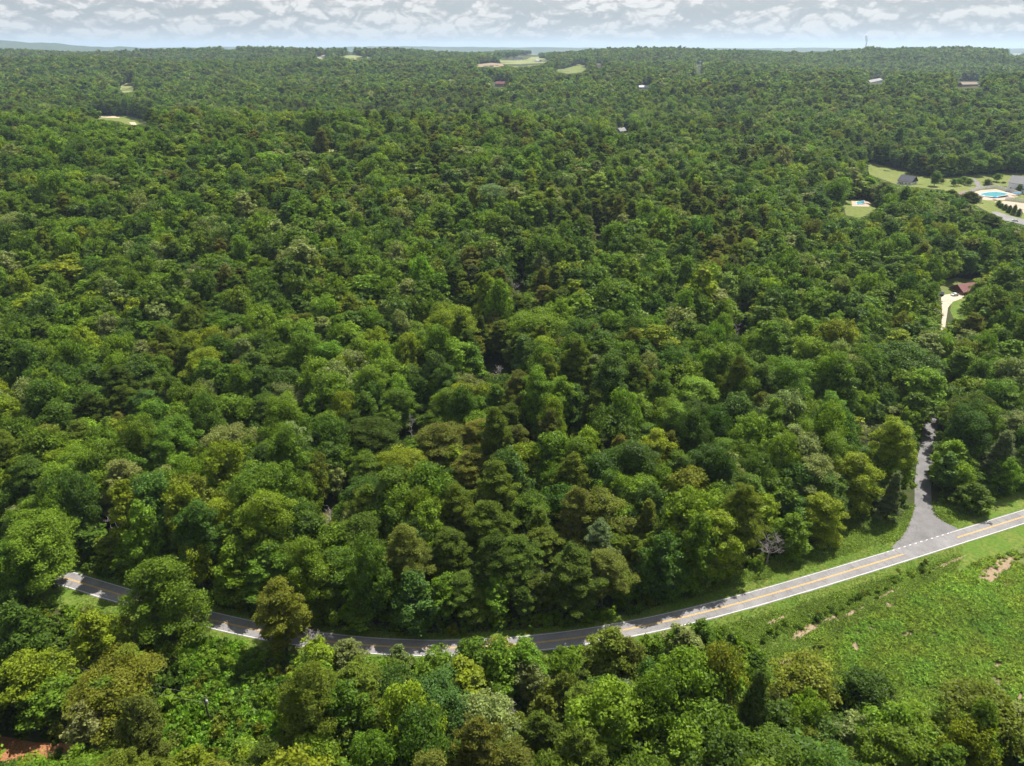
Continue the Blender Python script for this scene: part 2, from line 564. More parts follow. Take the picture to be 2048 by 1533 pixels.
def offset_line(L, d):
    t = np.gradient(L, axis=0); t /= np.hypot(t[:, 0], t[:, 1])[:, None]
    return L + np.stack([-t[:, 1], t[:, 0]], 1) * np.asarray(d).reshape(-1, 1)


def strip(name, A, B, up, mat, kind='structure', sub=1):
    n = len(A)
    rows = [A + (B - A) * k / sub for k in range(sub + 1)]
    vs = np.concatenate(rows)
    z = land(vs[:, 0], vs[:, 1]) + up
    v3 = np.column_stack([vs, z])
    fs = []
    for k in range(sub):
        a = np.arange(n - 1) + k * n
        fs.append(np.stack([a, a + 1, a + 1 + n, a + n], 1))
    me = np_mesh(name, v3, np.concatenate(fs), [mat])
    if me.polygons[0].normal.z < 0: me.flip_normals()
    return tag(link(name, me), kind=kind)


def asphalt(name, base, seed):
    m, n, l, b = mat_new(name)
    tc = n.new('ShaderNodeTexCoord')
    t1 = n.new('ShaderNodeTexNoise'); t1.inputs['Scale'].default_value = 0.22; t1.inputs['Detail'].default_value = 5
    t2 = n.new('ShaderNodeTexNoise'); t2.inputs['Scale'].default_value = 6.0; t2.inputs['Detail'].default_value = 6
    l.new(tc.outputs['Object'], t1.inputs['Vector']); l.new(tc.outputs['Object'], t2.inputs['Vector'])
    r = n.new('ShaderNodeValToRGB')
    r.color_ramp.elements[0].position = 0.3; r.color_ramp.elements[0].color = (*[c * 0.82 for c in base], 1)
    r.color_ramp.elements[1].position = 0.7; r.color_ramp.elements[1].color = (*[c * 1.15 for c in base], 1)
    l.new(t1.outputs['Fac'], r.inputs[0])
    mr = n.new('ShaderNodeMapRange'); mr.inputs['From Min'].default_value = 0.25; mr.inputs['From Max'].default_value = 0.75
    mr.inputs['To Min'].default_value = 0.78; mr.inputs['To Max'].default_value = 1.2
    l.new(t2.outputs['Fac'], mr.inputs['Value'])
    s = n.new('ShaderNodeVectorMath'); s.operation = 'SCALE'
    l.new(r.outputs[0], s.inputs[0]); l.new(mr.outputs[0], s.inputs['Scale'])
    # irregular fine cracks
    vo = n.new('ShaderNodeTexVoronoi'); vo.feature = 'DISTANCE_TO_EDGE'; vo.inputs['Scale'].default_value = 0.38
    wv = n.new('ShaderNodeVectorMath'); wv.operation = 'ADD'
    t3 = n.new('ShaderNodeTexNoise'); t3.inputs['Scale'].default_value = 0.9
    l.new(tc.outputs['Object'], t3.inputs['Vector'])
    l.new(tc.outputs['Object'], wv.inputs[0]); l.new(t3.outputs['Color'], wv.inputs[1])
    l.new(wv.outputs[0], vo.inputs['Vector'])
    cr = n.new('ShaderNodeMapRange'); cr.inputs['From Min'].default_value = 0.0; cr.inputs['From Max'].default_value = 0.02
    cr.inputs['To Min'].default_value = 0.7; cr.inputs['To Max'].default_value = 1.0
    l.new(vo.outputs['Distance'], cr.inputs['Value'])
    s2 = n.new('ShaderNodeVectorMath'); s2.operation = 'SCALE'
    l.new(s.outputs[0], s2.inputs[0]); l.new(cr.outputs[0], s2.inputs['Scale'])
    l.new(s2.outputs[0], b.inputs['Base Color'])
    b.inputs['Roughness'].default_value = 0.85
    b.inputs['Specular IOR Level'].default_value = 0.25
    return m


M_ASPH = asphalt('worn_asphalt', (0.205, 0.195, 0.192), 1)
M_ASPH2 = asphalt('side_asphalt', (0.155, 0.148, 0.146), 2)
M_WHITE = plain('road_white', (0.62, 0.61, 0.59), 0.7, 0.2, (3.0, 0.2))
M_YELLOW = plain('road_yellow', (0.66, 0.40, 0.07), 0.7, 0.2, (3.0, 0.18))
M_TAR = plain('tar_seal', (0.075, 0.072, 0.072), 0.6, 0.3, (2.0, 0.25))

pxr = project(ROAD[:, 0], ROAD[:, 1], land(ROAD[:, 0], ROAD[:, 1]))[0]
far_w = np.interp(pxr, [0, 1300, 1420, 1500, 1620, 1730, 1790, 1880, 1960, 2048, 2300], [4.6, 4.6, 6.5, 9, 10.5, 15, 18, 18, 14, 10, 9])
near_w = np.interp(pxr, [0, 380, 480, 1200, 1400, 1480, 1700, 2300], [9, 9, 7, 6.5, 8, 13, 15, 16])
sgn = 1.0                      # left of travel (+x) is the far side
strip('grass_verge', offset_line(ROAD, far_w), offset_line(ROAD, RH - 0.3), 0.05, M_VERGE, sub=4)
strip('grass_verge', offset_line(ROAD, -RH + 0.3), offset_line(ROAD, -near_w), 0.05, M_VERGE, sub=4)
edge_far = RH + 0.28 + 0.10 * np.sin(np.arange(len(ROAD)) * 0.7) * vnoise(np.arange(len(ROAD)) * 0.31, np.zeros(len(ROAD)), 8)
edge_near = RH + 0.30 + 0.22 * (vnoise(np.arange(len(ROAD)) * 0.6, np.zeros(len(ROAD)), 9) - 0.5)
strip('road', offset_line(ROAD, edge_far), offset_line(ROAD, -edge_near), 0.10, M_ASPH, sub=3)

# side road with a flared mouth
SIDE_L = [(1783, 1096), (1805, 1072), (1820, 1046), (1829, 1022), (1829, 992), (1829, 960), (1834, 920), (1841, 885), (1846, 850), (1849, 815), (1853, 775)]
SIDE_R = [(1912, 1056), (1893, 1050), (1878, 1040), (1868, 1028), (1862, 995), (1862, 962), (1866, 925), (1871, 888), (1875, 858), (1874, 822), (1874, 780)]
sl = hit([p[0] for p in SIDE_L], [p[1] for p in SIDE_L])[:, :2]
sr = hit([p[0] for p in SIDE_R], [p[1] for p in SIDE_R])[:, :2]


def dens(P, n):
    s = np.concatenate([[0], np.cumsum(np.hypot(*np.diff(P, axis=0).T))]); s /= s[-1]
    q = np.linspace(0, 1, n)
    # Catmull-like smoothing
    L = np.stack([np.interp(q, s, P[:, 0]), np.interp(q, s, P[:, 1])], 1)
    for _ in range(6):
        L[1:-1] = 0.25 * L[:-2] + 0.5 * L[1:-1] + 0.25 * L[2:]
    return L


SL, SR = dens(sl, 70), dens(sr, 70)
SIDE = 0.5 * (SL + SR)
# the mouth tucks under the edge of the main road
mouth_in = np.array([SL[0] + (0.8, -2.0), SR[0] + (0.3, -2.0)])
SL2 = np.concatenate([[mouth_in[0]], SL]); SR2 = np.concatenate([[mouth_in[1]], SR])
strip('side_road', SL2, SR2, 0.085, M_ASPH2, sub=4)

# painted markings -------------------------------------------------
arc = np.concatenate([[0], np.cumsum(np.hypot(*np.diff(ROAD, axis=0).T))])


def arc_at_px(px):
    k = int(np.argmin(np.abs(pxr - px))); return arc[k]


def fine(L, s0, s1, step=1.0):
    q = np.linspace(s0, s1, max(2, int((s1 - s0) / step) + 1))
    return np.stack([np.interp(q, arc, L[:, 0]), np.interp(q, arc, L[:, 1])], 1)


def line(name, off, w, s0, s1, mat, up=0.125):
    A = fine(offset_line(ROAD, off + w / 2), s0, s1); B = fine(offset_line(ROAD, off - w / 2), s0, s1)
    return strip(name, A, B, up, mat)


sj0, sj1 = arc_at_px(1784), arc_at_px(1909)
line('edge_line', RH, 0.11, 0, sj0, M_WHITE)
line('edge_line', RH, 0.11, sj1, arc[-1], M_WHITE)
line('edge_line', -RH, 0.15, 0, arc[-1], M_WHITE)
sg0, sg1 = arc_at_px(1809), arc_at_px(1919)
for a, b_ in ((0, sg0), (sg1, arc[-1])):
    for off in (0.13, -0.13):
        line('centre_line', off, 0.11, a, b_, M_YELLOW)
s = sj0 + 0.5
while s < sj1 - 0.7:
    line('dotted_line', RH, 0.2, s, s + 0.75, M_WHITE)
    s += 2.05
# narrow tar seals across the lanes
s = arc_at_px(1330)
k = 0
while s < arc[-1] - 5:
    o0, o1 = prand.uniform(0.05, 0.5), prand.uniform(RH * 0.75, RH - 0.15)
    q = [-1, 1][k % 2] if prand.random() < 0.7 else 1
    La, Lb = offset_line(ROAD, np.full(len(ROAD), o0 * q)), offset_line(ROAD, np.full(len(ROAD), o1 * q))
    at_ = lambda L_, q_: np.array([np.interp(q_, arc, L_[:, 0]), np.interp(q_, arc, L_[:, 1])])
    sk = prand.uniform(-0.25, 0.25)
    strip('tar_seam', np.array([at_(La, s), at_(La, s + 0.1)]), np.array([at_(Lb, s + sk), at_(Lb, s + sk + 0.1)]), 0.112, M_TAR)
    s += prand.uniform(2.6, 5.2); k += 1


def road_y(x): return np.interp(x, ROAD[:, 0], ROAD[:, 1])


def road_dist(x, y):
    x = np.asarray(x); y = np.asarray(y)
    d = np.full(x.shape, 1e9); idx = np.zeros(x.shape, int)
    for a in range(0, len(ROAD)):
        dd = (x - ROAD[a, 0]) ** 2 + (y - ROAD[a, 1]) ** 2
        m = dd < d; d[m] = dd[m]; idx[m] = a
    return np.sqrt(d), idx


# ------------------------------------------------------------------ clearings (outlines as seen in the photograph)
CLEAR = {}


def clearing(name, poly, mat, up=0.06, draw=True, step=6):
    CLEAR.setdefault(name, []).append(poly)
    if draw: return sheet_px(name, poly, mat, up, step)


clearing('fairway', [(184, 229), (215, 232), (250, 232), (300, 243), (298, 251), (262, 251), (232, 243), (190, 239)], M_LAWN)
clearing('distant_fairway', [(242, 170), (256, 165), (266, 169), (267, 184), (246, 186), (240, 178)], M_PASTURE)
clearing('pasture', [(998, 118), (1026, 113), (1049, 108.5), (1079, 109), (1098, 121), (1086, 128), (1060, 133), (1031, 135), (1014, 131), (1002, 126)], M_PASTURE)
clearing('lower_pasture', [(1096, 141), (1128, 138), (1150, 132), (1158, 128), (1168, 130), (1175, 136), (1163, 145), (1138, 148)], M_LAWN)
clearing('clearcut', [(955, 129), (985, 126), (1003, 128), (1008, 132), (990, 135), (955, 134)], M_BARE)
clearing('hill_pasture', [(684, 114), (696, 109), (712, 110.5), (727, 114), (725, 118), (708, 119.5), (695, 117)], M_PASTURE)
clearing('hill_pasture', [(733, 113), (742, 113.5), (746, 118), (735, 118.5)], M_PASTURE)
clearing('highway', [(634, 115), (642, 112), (654, 108.5), (655, 110), (648, 114), (646, 119), (638, 118)], M_CONCRETE)
clearing('club_lawn', [(1734, 325), (1765, 331), (1800, 341), (1838, 352), (1880, 357), (1960, 350), (2060, 346), (2075, 460), (2030, 445), (1990, 432), (1935, 402), (1885, 380), (1800, 372), (1738, 350)], M_LAWN)
clearing('garden', [(1684, 399), (1745, 399), (1752, 420), (1722, 436), (1692, 431)], M_LAWN)
clearing('small_lawn', [(1466, 279), (1500, 278), (1516, 283), (1500, 287), (1470, 286)], M_LAWN)
clearing('brown_lot', [(1880, 575), (1892, 560), (1915, 556), (1945, 560), (1950, 585), (1920, 588), (1885, 592)], M_FIELDSOIL)
clearing('house_lawn', [(1905, 600), (1932, 596), (1934, 622), (1908, 640), (1900, 622)], M_VERGE, 0.07)
clearing('driveway', [(1882, 596), (1890, 590), (1908, 588), (1930, 588), (1926, 597), (1906, 604), (1896, 616), (1893, 636), (1884, 636), (1884, 618)], M_GRAVEL, 0.10)
sheet_px('driveway', [(1884, 635), (1893, 635), (1891, 650), (1888, 672), (1883, 692), (1874, 696), (1881, 660)], M_GRAVEL, 0.10)
CLEAR['driveway'].append([(1884, 634), (1893, 634), (1889, 660), (1884, 672), (1880, 660)])
sheet_px('driveway', [(1872, 695), (1884, 691), (1874, 722), (1861, 724)], M_GRAVEL, 0.104)
clearing('yard', [(600, 296), (640, 294), (690, 298), (700, 303), (640, 305), (600, 301)], M_PASTURE)

# crop field on the near side of the road
FIELD_PX = [(1590, 1322), (1640, 1290), (1720, 1247), (1800, 1205), (1900, 1155), (1980, 1118), (2060, 1092), (2200, 1045), (2260, 1300), (2260, 1560), (1950, 1560), (1700, 1480), (1560, 1400)]
FIELD_W = hit([p[0] for p in FIELD_PX], [p[1] for p in FIELD_PX])[:, :2]
FT_PX = FIELD_PX[:8] + [(2260, 1300), (2260, 1470), (2060, 1480), (1880, 1490), (1700, 1440), (1590, 1410)]
FIELD_TREELESS = hit([p[0] for p in FT_PX], [p[1] for p in FT_PX])[:, :2]
sheet_world('crop_ground', FIELD_W, M_FIELDSOIL, 0.06, cell=6)
rough_px = [(1400, 1262), (1480, 1262), (1640, 1212), (1800, 1160), (1950, 1110), (2060, 1070), (2060, 1095), (1900, 1158), (1720, 1250), (1590, 1325), (1560, 1400), (1420, 1330)]
sheet_px('rough_grass', rough_px, M_VERGE, 0.055, 12)
BARE_PX = [((1990, 1142), 36, 20, -0.5), ((1612, 1262), 34, 9, -0.5), ((1578, 1323), 18, 9, 0), ((1634, 1303), 16, 6, 0), ((1815, 1270), 16, 7, 0), ((1700, 1228), 26, 4, -0.5),
           ((1866, 1273), 12, 6, 0), ((1996, 1332), 14, 7, 0), ((1712, 1296), 9, 10, 0), ((2040, 1398), 9, 12, 0), ((1770, 1190), 30, 3, -0.5), ((1890, 1130), 40, 3, -0.45), ((1780, 1212), 10, 5, 0.4), ((1555, 1240), 18, 4, -0.4), ((1660, 1240), 14, 6, -0.5)]
BARE_W = []
for (cx_, cy_), ra, rb, sl_ in BARE_PX:
    pts = []
    for k in range(26):
        a = 2 * math.pi * k / 26
        r_ = 0.75 + 0.5 * prand.random()
        dx_ = math.cos(a) * ra * r_; dy_ = math.sin(a) * rb * r_ + dx_ * sl_
        pts.append((cx_ + dx_, cy_ + dy_))
    w_ = hit([p[0] for p in pts], [p[1] for p in pts])[:, :2]
    BARE_W.append(w_)
    sheet_world('bare_soil_patch', w_, M_BARE, 0.075, cell=3)
DIRT_PX = [(-60, 1478), (10, 1474), (70, 1486), (150, 1488), (170, 1500), (120, 1516), (60, 1530), (-20, 1532), (-80, 1535)]
sheet_px('dirt_track', DIRT_PX, M_REDDIRT, 0.06, 10)
# ------------------------------------------------------------------ tree building


def unit(v): return v / np.maximum(np.linalg.norm(v, axis=-1, keepdims=True), 1e-6)


def leaf_faces(c, nrm, s, w, rs):
    """folded diamond leaves (leaf sprays) at c, facing nrm"""
    t = unit(np.cross(nrm, unit(rs.normal(size=c.shape))))
    b = np.cross(nrm, t)
    s = s[:, None]
    v = np.stack([c - t * s, c + b * s * w - nrm * s * 0.22, c + t * s, c - b * s * w - nrm * s * 0.22], 1).reshape(-1, 3)
    f = np.arange(len(c) * 4).reshape(-1, 4)
    return v, f


PROFILES = {
    'round': lambda u: np.sqrt(np.clip(1 - ((u - 0.46) / 0.56) ** 2, 0.02, 1)),
    'tall': lambda u: np.clip(np.minimum(0.55 + 1.3 * u, 1.0), 0, 1) * np.power(np.clip(1 - ((u - 0.3) / 0.72) ** 2, 0.02, 1), 0.55),
    'wide': lambda u: np.power(np.clip(1 - ((u - 0.55) / 0.56) ** 2, 0.02, 1), 0.45),
    'skirt': lambda u: np.power(np.clip(1 - (np.maximum(u - 0.3, 0) / 0.72) ** 2, 0.03, 1), 0.55) * np.clip(0.75 + u, 0, 1),
    'pine': lambda u: np.power(np.clip(1 - np.maximum(u - 0.25, 0) ** 2 / 0.58, 0.03, 1), 0.6) * np.clip(0.5 + 2.0 * u, 0, 1),
    'cone': lambda u: np.clip(1.06 - u, 0.06, 1),
}


def crown_arrays(seed, shape, R_, zb, zt, ncl, nleaf, s, kind):
    rs = np.random.default_rng(seed)
    prof = PROFILES[shape]
    golden = math.pi * (3 - math.sqrt(5))
    u = 1 - np.power((np.arange(ncl) + rs.uniform(0.1, 0.9, ncl)) / ncl, 0.85)
    u = np.clip(u, 0.0, 0.985)
    a = np.arange(ncl) * golden + rs.normal(0, 0.35, ncl)
    lob = 1 + 0.18 * np.sin(2 * a + rs.uniform(0, 6)) + 0.15 * np.sin(3 * a + rs.uniform(0, 6) + 4 * u) + rs.normal(0, 0.09, ncl)
    fr = np.where(rs.random(ncl) < 0.78, rs.uniform(0.72, 1.0, ncl), rs.uniform(0.25, 0.7, ncl))
    r = R_ * prof(u) * lob * fr
    if kind == 'pine':
        rc = R_ * rs.uniform(0.14, 0.28, ncl); flat = 0.6
    else:
        rc = R_ * rs.uniform(0.15, 0.34, ncl); flat = 0.85
    r = np.maximum(r - rc * 0.55, 0)
    C = np.stack([np.cos(a) * r, np.sin(a) * r, zb + (zt - zb) * u - rc * 0.3 + rs.normal(0, 0.035 * (zt - zb), ncl)], 1)
    w = rc ** 2; w /= w.sum()
    cid = rs.choice(ncl, nleaf, p=w)
    out = unit(np.stack([np.cos(a), np.sin(a), 0.2 + 0 * a], 1)) * (r / max(R_, 1e-3))[:, None]
    d = unit(rs.normal(size=(nleaf, 3)) + out[cid] * 0.9 + np.array([0, 0, 0.55]))
    rr = rc[cid][:, None] * np.power(rs.uniform(0.12, 1.0, (nleaf, 1)), 0.42) * (1 + 0.16 * np.abs(rs.normal(0, 1, (nleaf, 1))))
    P = C[cid] + d * rr * np.array([1, 1, flat])
    nr_ = unit(d * 0.75 + np.array([0, 0, 0.45]) + rs.normal(0, 0.55 if kind != 'pine' else 0.9, (nleaf, 3)))
    sz = s * rs.uniform(0.65, 1.25, nleaf)
    v, f = leaf_faces(P, nr_, sz, 0.62 if kind != 'pine' else 0.34, rs)
    at = np.clip(0.5 + 0.30 * rs.normal(size=nleaf) * 0.8 + 0.22 * (rs.random(ncl)[cid] - 0.5), 0, 1)
    # inner mass: larger sparse leaves that keep the crown from being see-through
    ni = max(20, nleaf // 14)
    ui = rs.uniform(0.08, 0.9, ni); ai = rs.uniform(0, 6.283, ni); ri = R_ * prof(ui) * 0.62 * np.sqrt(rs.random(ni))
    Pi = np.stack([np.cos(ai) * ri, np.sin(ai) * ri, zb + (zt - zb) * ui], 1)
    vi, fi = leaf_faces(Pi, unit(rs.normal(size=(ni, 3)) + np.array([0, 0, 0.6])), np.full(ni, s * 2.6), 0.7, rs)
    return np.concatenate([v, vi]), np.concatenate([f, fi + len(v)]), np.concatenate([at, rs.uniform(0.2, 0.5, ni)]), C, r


def trunk_arrays(seed, H_, rb, zt, C, nlimb, kind, n=7):
    rs = np.random.default_rng(seed + 999)
    mb = MB()
    lean = rs.normal(0, 0.012, 2) * H_
    zs = [-0.6, 0.0, H_ * 0.06, H_ * 0.3, H_ * 0.55, zt]
    rr = [rb * 1.6, rb * 1.35, rb, rb * 0.82, rb * 0.55, rb * 0.16]
    pts = [(lean[0] * (max(z, 0) / H_) ** 1.5 + 0.12 * math.sin(z * 0.5 + seed), lean[1] * (max(z, 0) / H_) ** 1.5, z) for z in zs]
    mb.tube(pts, rr, n)
    pick = rs.choice(len(C), min(nlimb, len(C)), replace=False)
    for q in pick:
        c = C[q]
        z0 = max(H_ * 0.18, c[2] - (0.9 if kind != 'pine' else 0.25) * math.hypot(c[0], c[1]) - 0.6)
        z0 = min(z0, zt * 0.92)
        k = max(z0, 0) / H_
        p0 = (lean[0] * k ** 1.5, lean[1] * k ** 1.5, z0)
        r0 = rb * (0.5 - 0.3 * k)
        mid = (p0[0] + (c[0] - p0[0]) * 0.5, p0[1] + (c[1] - p0[1]) * 0.5, z0 + (c[2] - z0) * (0.42 if kind != 'pine' else 0.6))
        mb.tube([p0, mid, tuple(c)], [r0, r0 * 0.65, r0 * 0.2], 5)
    return mb


BROAD = [  # shape, radius, crown base, height
    ('round', 5.6, 5.0, 20.0), ('tall', 4.4, 5.5, 23.0), ('wide', 6.6, 6.0, 18.5), ('round', 4.9, 4.0, 21.0),
    ('tall', 3.9, 4.0, 22.0), ('wide', 5.8, 5.0, 20.0), ('round', 6.2, 4.5, 19.0), ('skirt', 4.6, 1.0, 17.0), ('skirt', 5.2, 1.2, 19.0)]
PINE = [('pine', 3.9, 7.0, 22.0), ('pine', 4.6, 8.0, 21.0), ('pine', 3.4, 5.0, 20.0), ('cone', 3.0, 2.5, 18.0), ('pine', 4.2, 9.5, 24.0)]

LODS = {3: (88, 23000, 0.165), 0: (110, 9500, 0.285), 1: (84, 3900, 0.40), 2: (30, 460, 1.1)}
PROTO = {}          # (kind, variant, lod) -> (crown mesh, trunk mesh, joined mesh)


def proto(kind, var, lod):
    key = (kind, var, lod)
    if key in PROTO: return PROTO[key]
    shape, R_, zb, H_ = (BROAD if kind == 'broad' else PINE)[var]
    ncl, nl, s = LODS[lod]
    if kind == 'pine': ncl = int(ncl * 1.15); nl = int(nl * 1.1); s *= 1.05
    v, f, at, C, r = crown_arrays(1000 + var * 17 + (500 if kind == 'pine' else 0), shape, R_, zb, H_, ncl, nl, s, kind)
    lm = M_LEAF if kind == 'broad' else M_NEEDLE
    tb = trunk_arrays(var + 31, H_, 0.30 if kind == 'broad' else 0.24, H_ * 0.86, C, (9, 4, 0, 12)[lod], kind, (7, 5, 4, 8)[lod])
    if lod in (0, 3):
        crown = np_mesh('crown', v, f, [lm], fattr=at)
        trunk = tb.mesh('trunk', M_BARK)
    else: crown = trunk = None
    # joined for the scattered mass; trunk as quads
    q = [tuple(x) for x in tb.f if len(x) == 4]
    tv = np.array(tb.v); tf = np.array(q)
    jv = np.concatenate([v, tv]); jf = np.concatenate([f, tf + len(v)])
    mi = np.concatenate([np.zeros(len(f)), np.ones(len(tf))])
    joined = np_mesh('forest_tree', jv, jf, [lm, M_BARK], mi, np.concatenate([at, np.full(len(tf), 0.5)]))
    PROTO[key] = (crown, trunk, joined, H_, R_)
    return PROTO[key]


# low thicket clump and crop tuft prototypes
def bush_arrays(seed, R_, H_, ncl, nleaf, s):
    return crown_arrays(seed, 'wide', R_, -0.15, H_, ncl, nleaf, s, 'broad')


# colours of the leaves (base colours, linear)
TINTS = {
    'mid green': (0.107, 0.177, 0.014), 'deep green': (0.070, 0.126, 0.014), 'fresh green': (0.141, 0.222, 0.016),
    'yellow-green': (0.188, 0.242, 0.014), 'pale silvery green': (0.188, 0.227, 0.064), 'blue-green': (0.085, 0.149, 0.024),
    'olive green': (0.143, 0.171, 0.017), 'bronze green': (0.140, 0.158, 0.024)}
PTINTS = {'olive': (0.121, 0.163, 0.020), 'dark olive': (0.083, 0.121, 0.017), 'brownish olive': (0.141, 0.153, 0.026), 'grey-green': (0.141, 0.167, 0.060)}

# ------------------------------------------------------------------ where the trees stand
road_far_edge = far_w
VINE_PX = [(345, 1300), (420, 1275), (470, 1300), (545, 1350), (575, 1400), (560, 1470), (560, 1545), (270, 1545), (330, 1440), (380, 1380)]
TOPLIM_X = [-200, 0, 130, 250, 420, 480, 560, 620, 700, 760, 850, 960, 1040, 1110, 1200, 1300, 1400, 1450, 1500, 1545, 1600, 1700, 1780, 1860, 1950, 2060, 2300]
TOPLIM_Y = [1320, 1330, 1330, 1330, 1330, 1340, 1320, 1293, 1288, 1300, 1310, 1292, 1288, 1300, 1276, 1276, 1272, 1290, 1315, 1365, 1345, 1352, 1375, 1405, 1380, 1390, 1400]

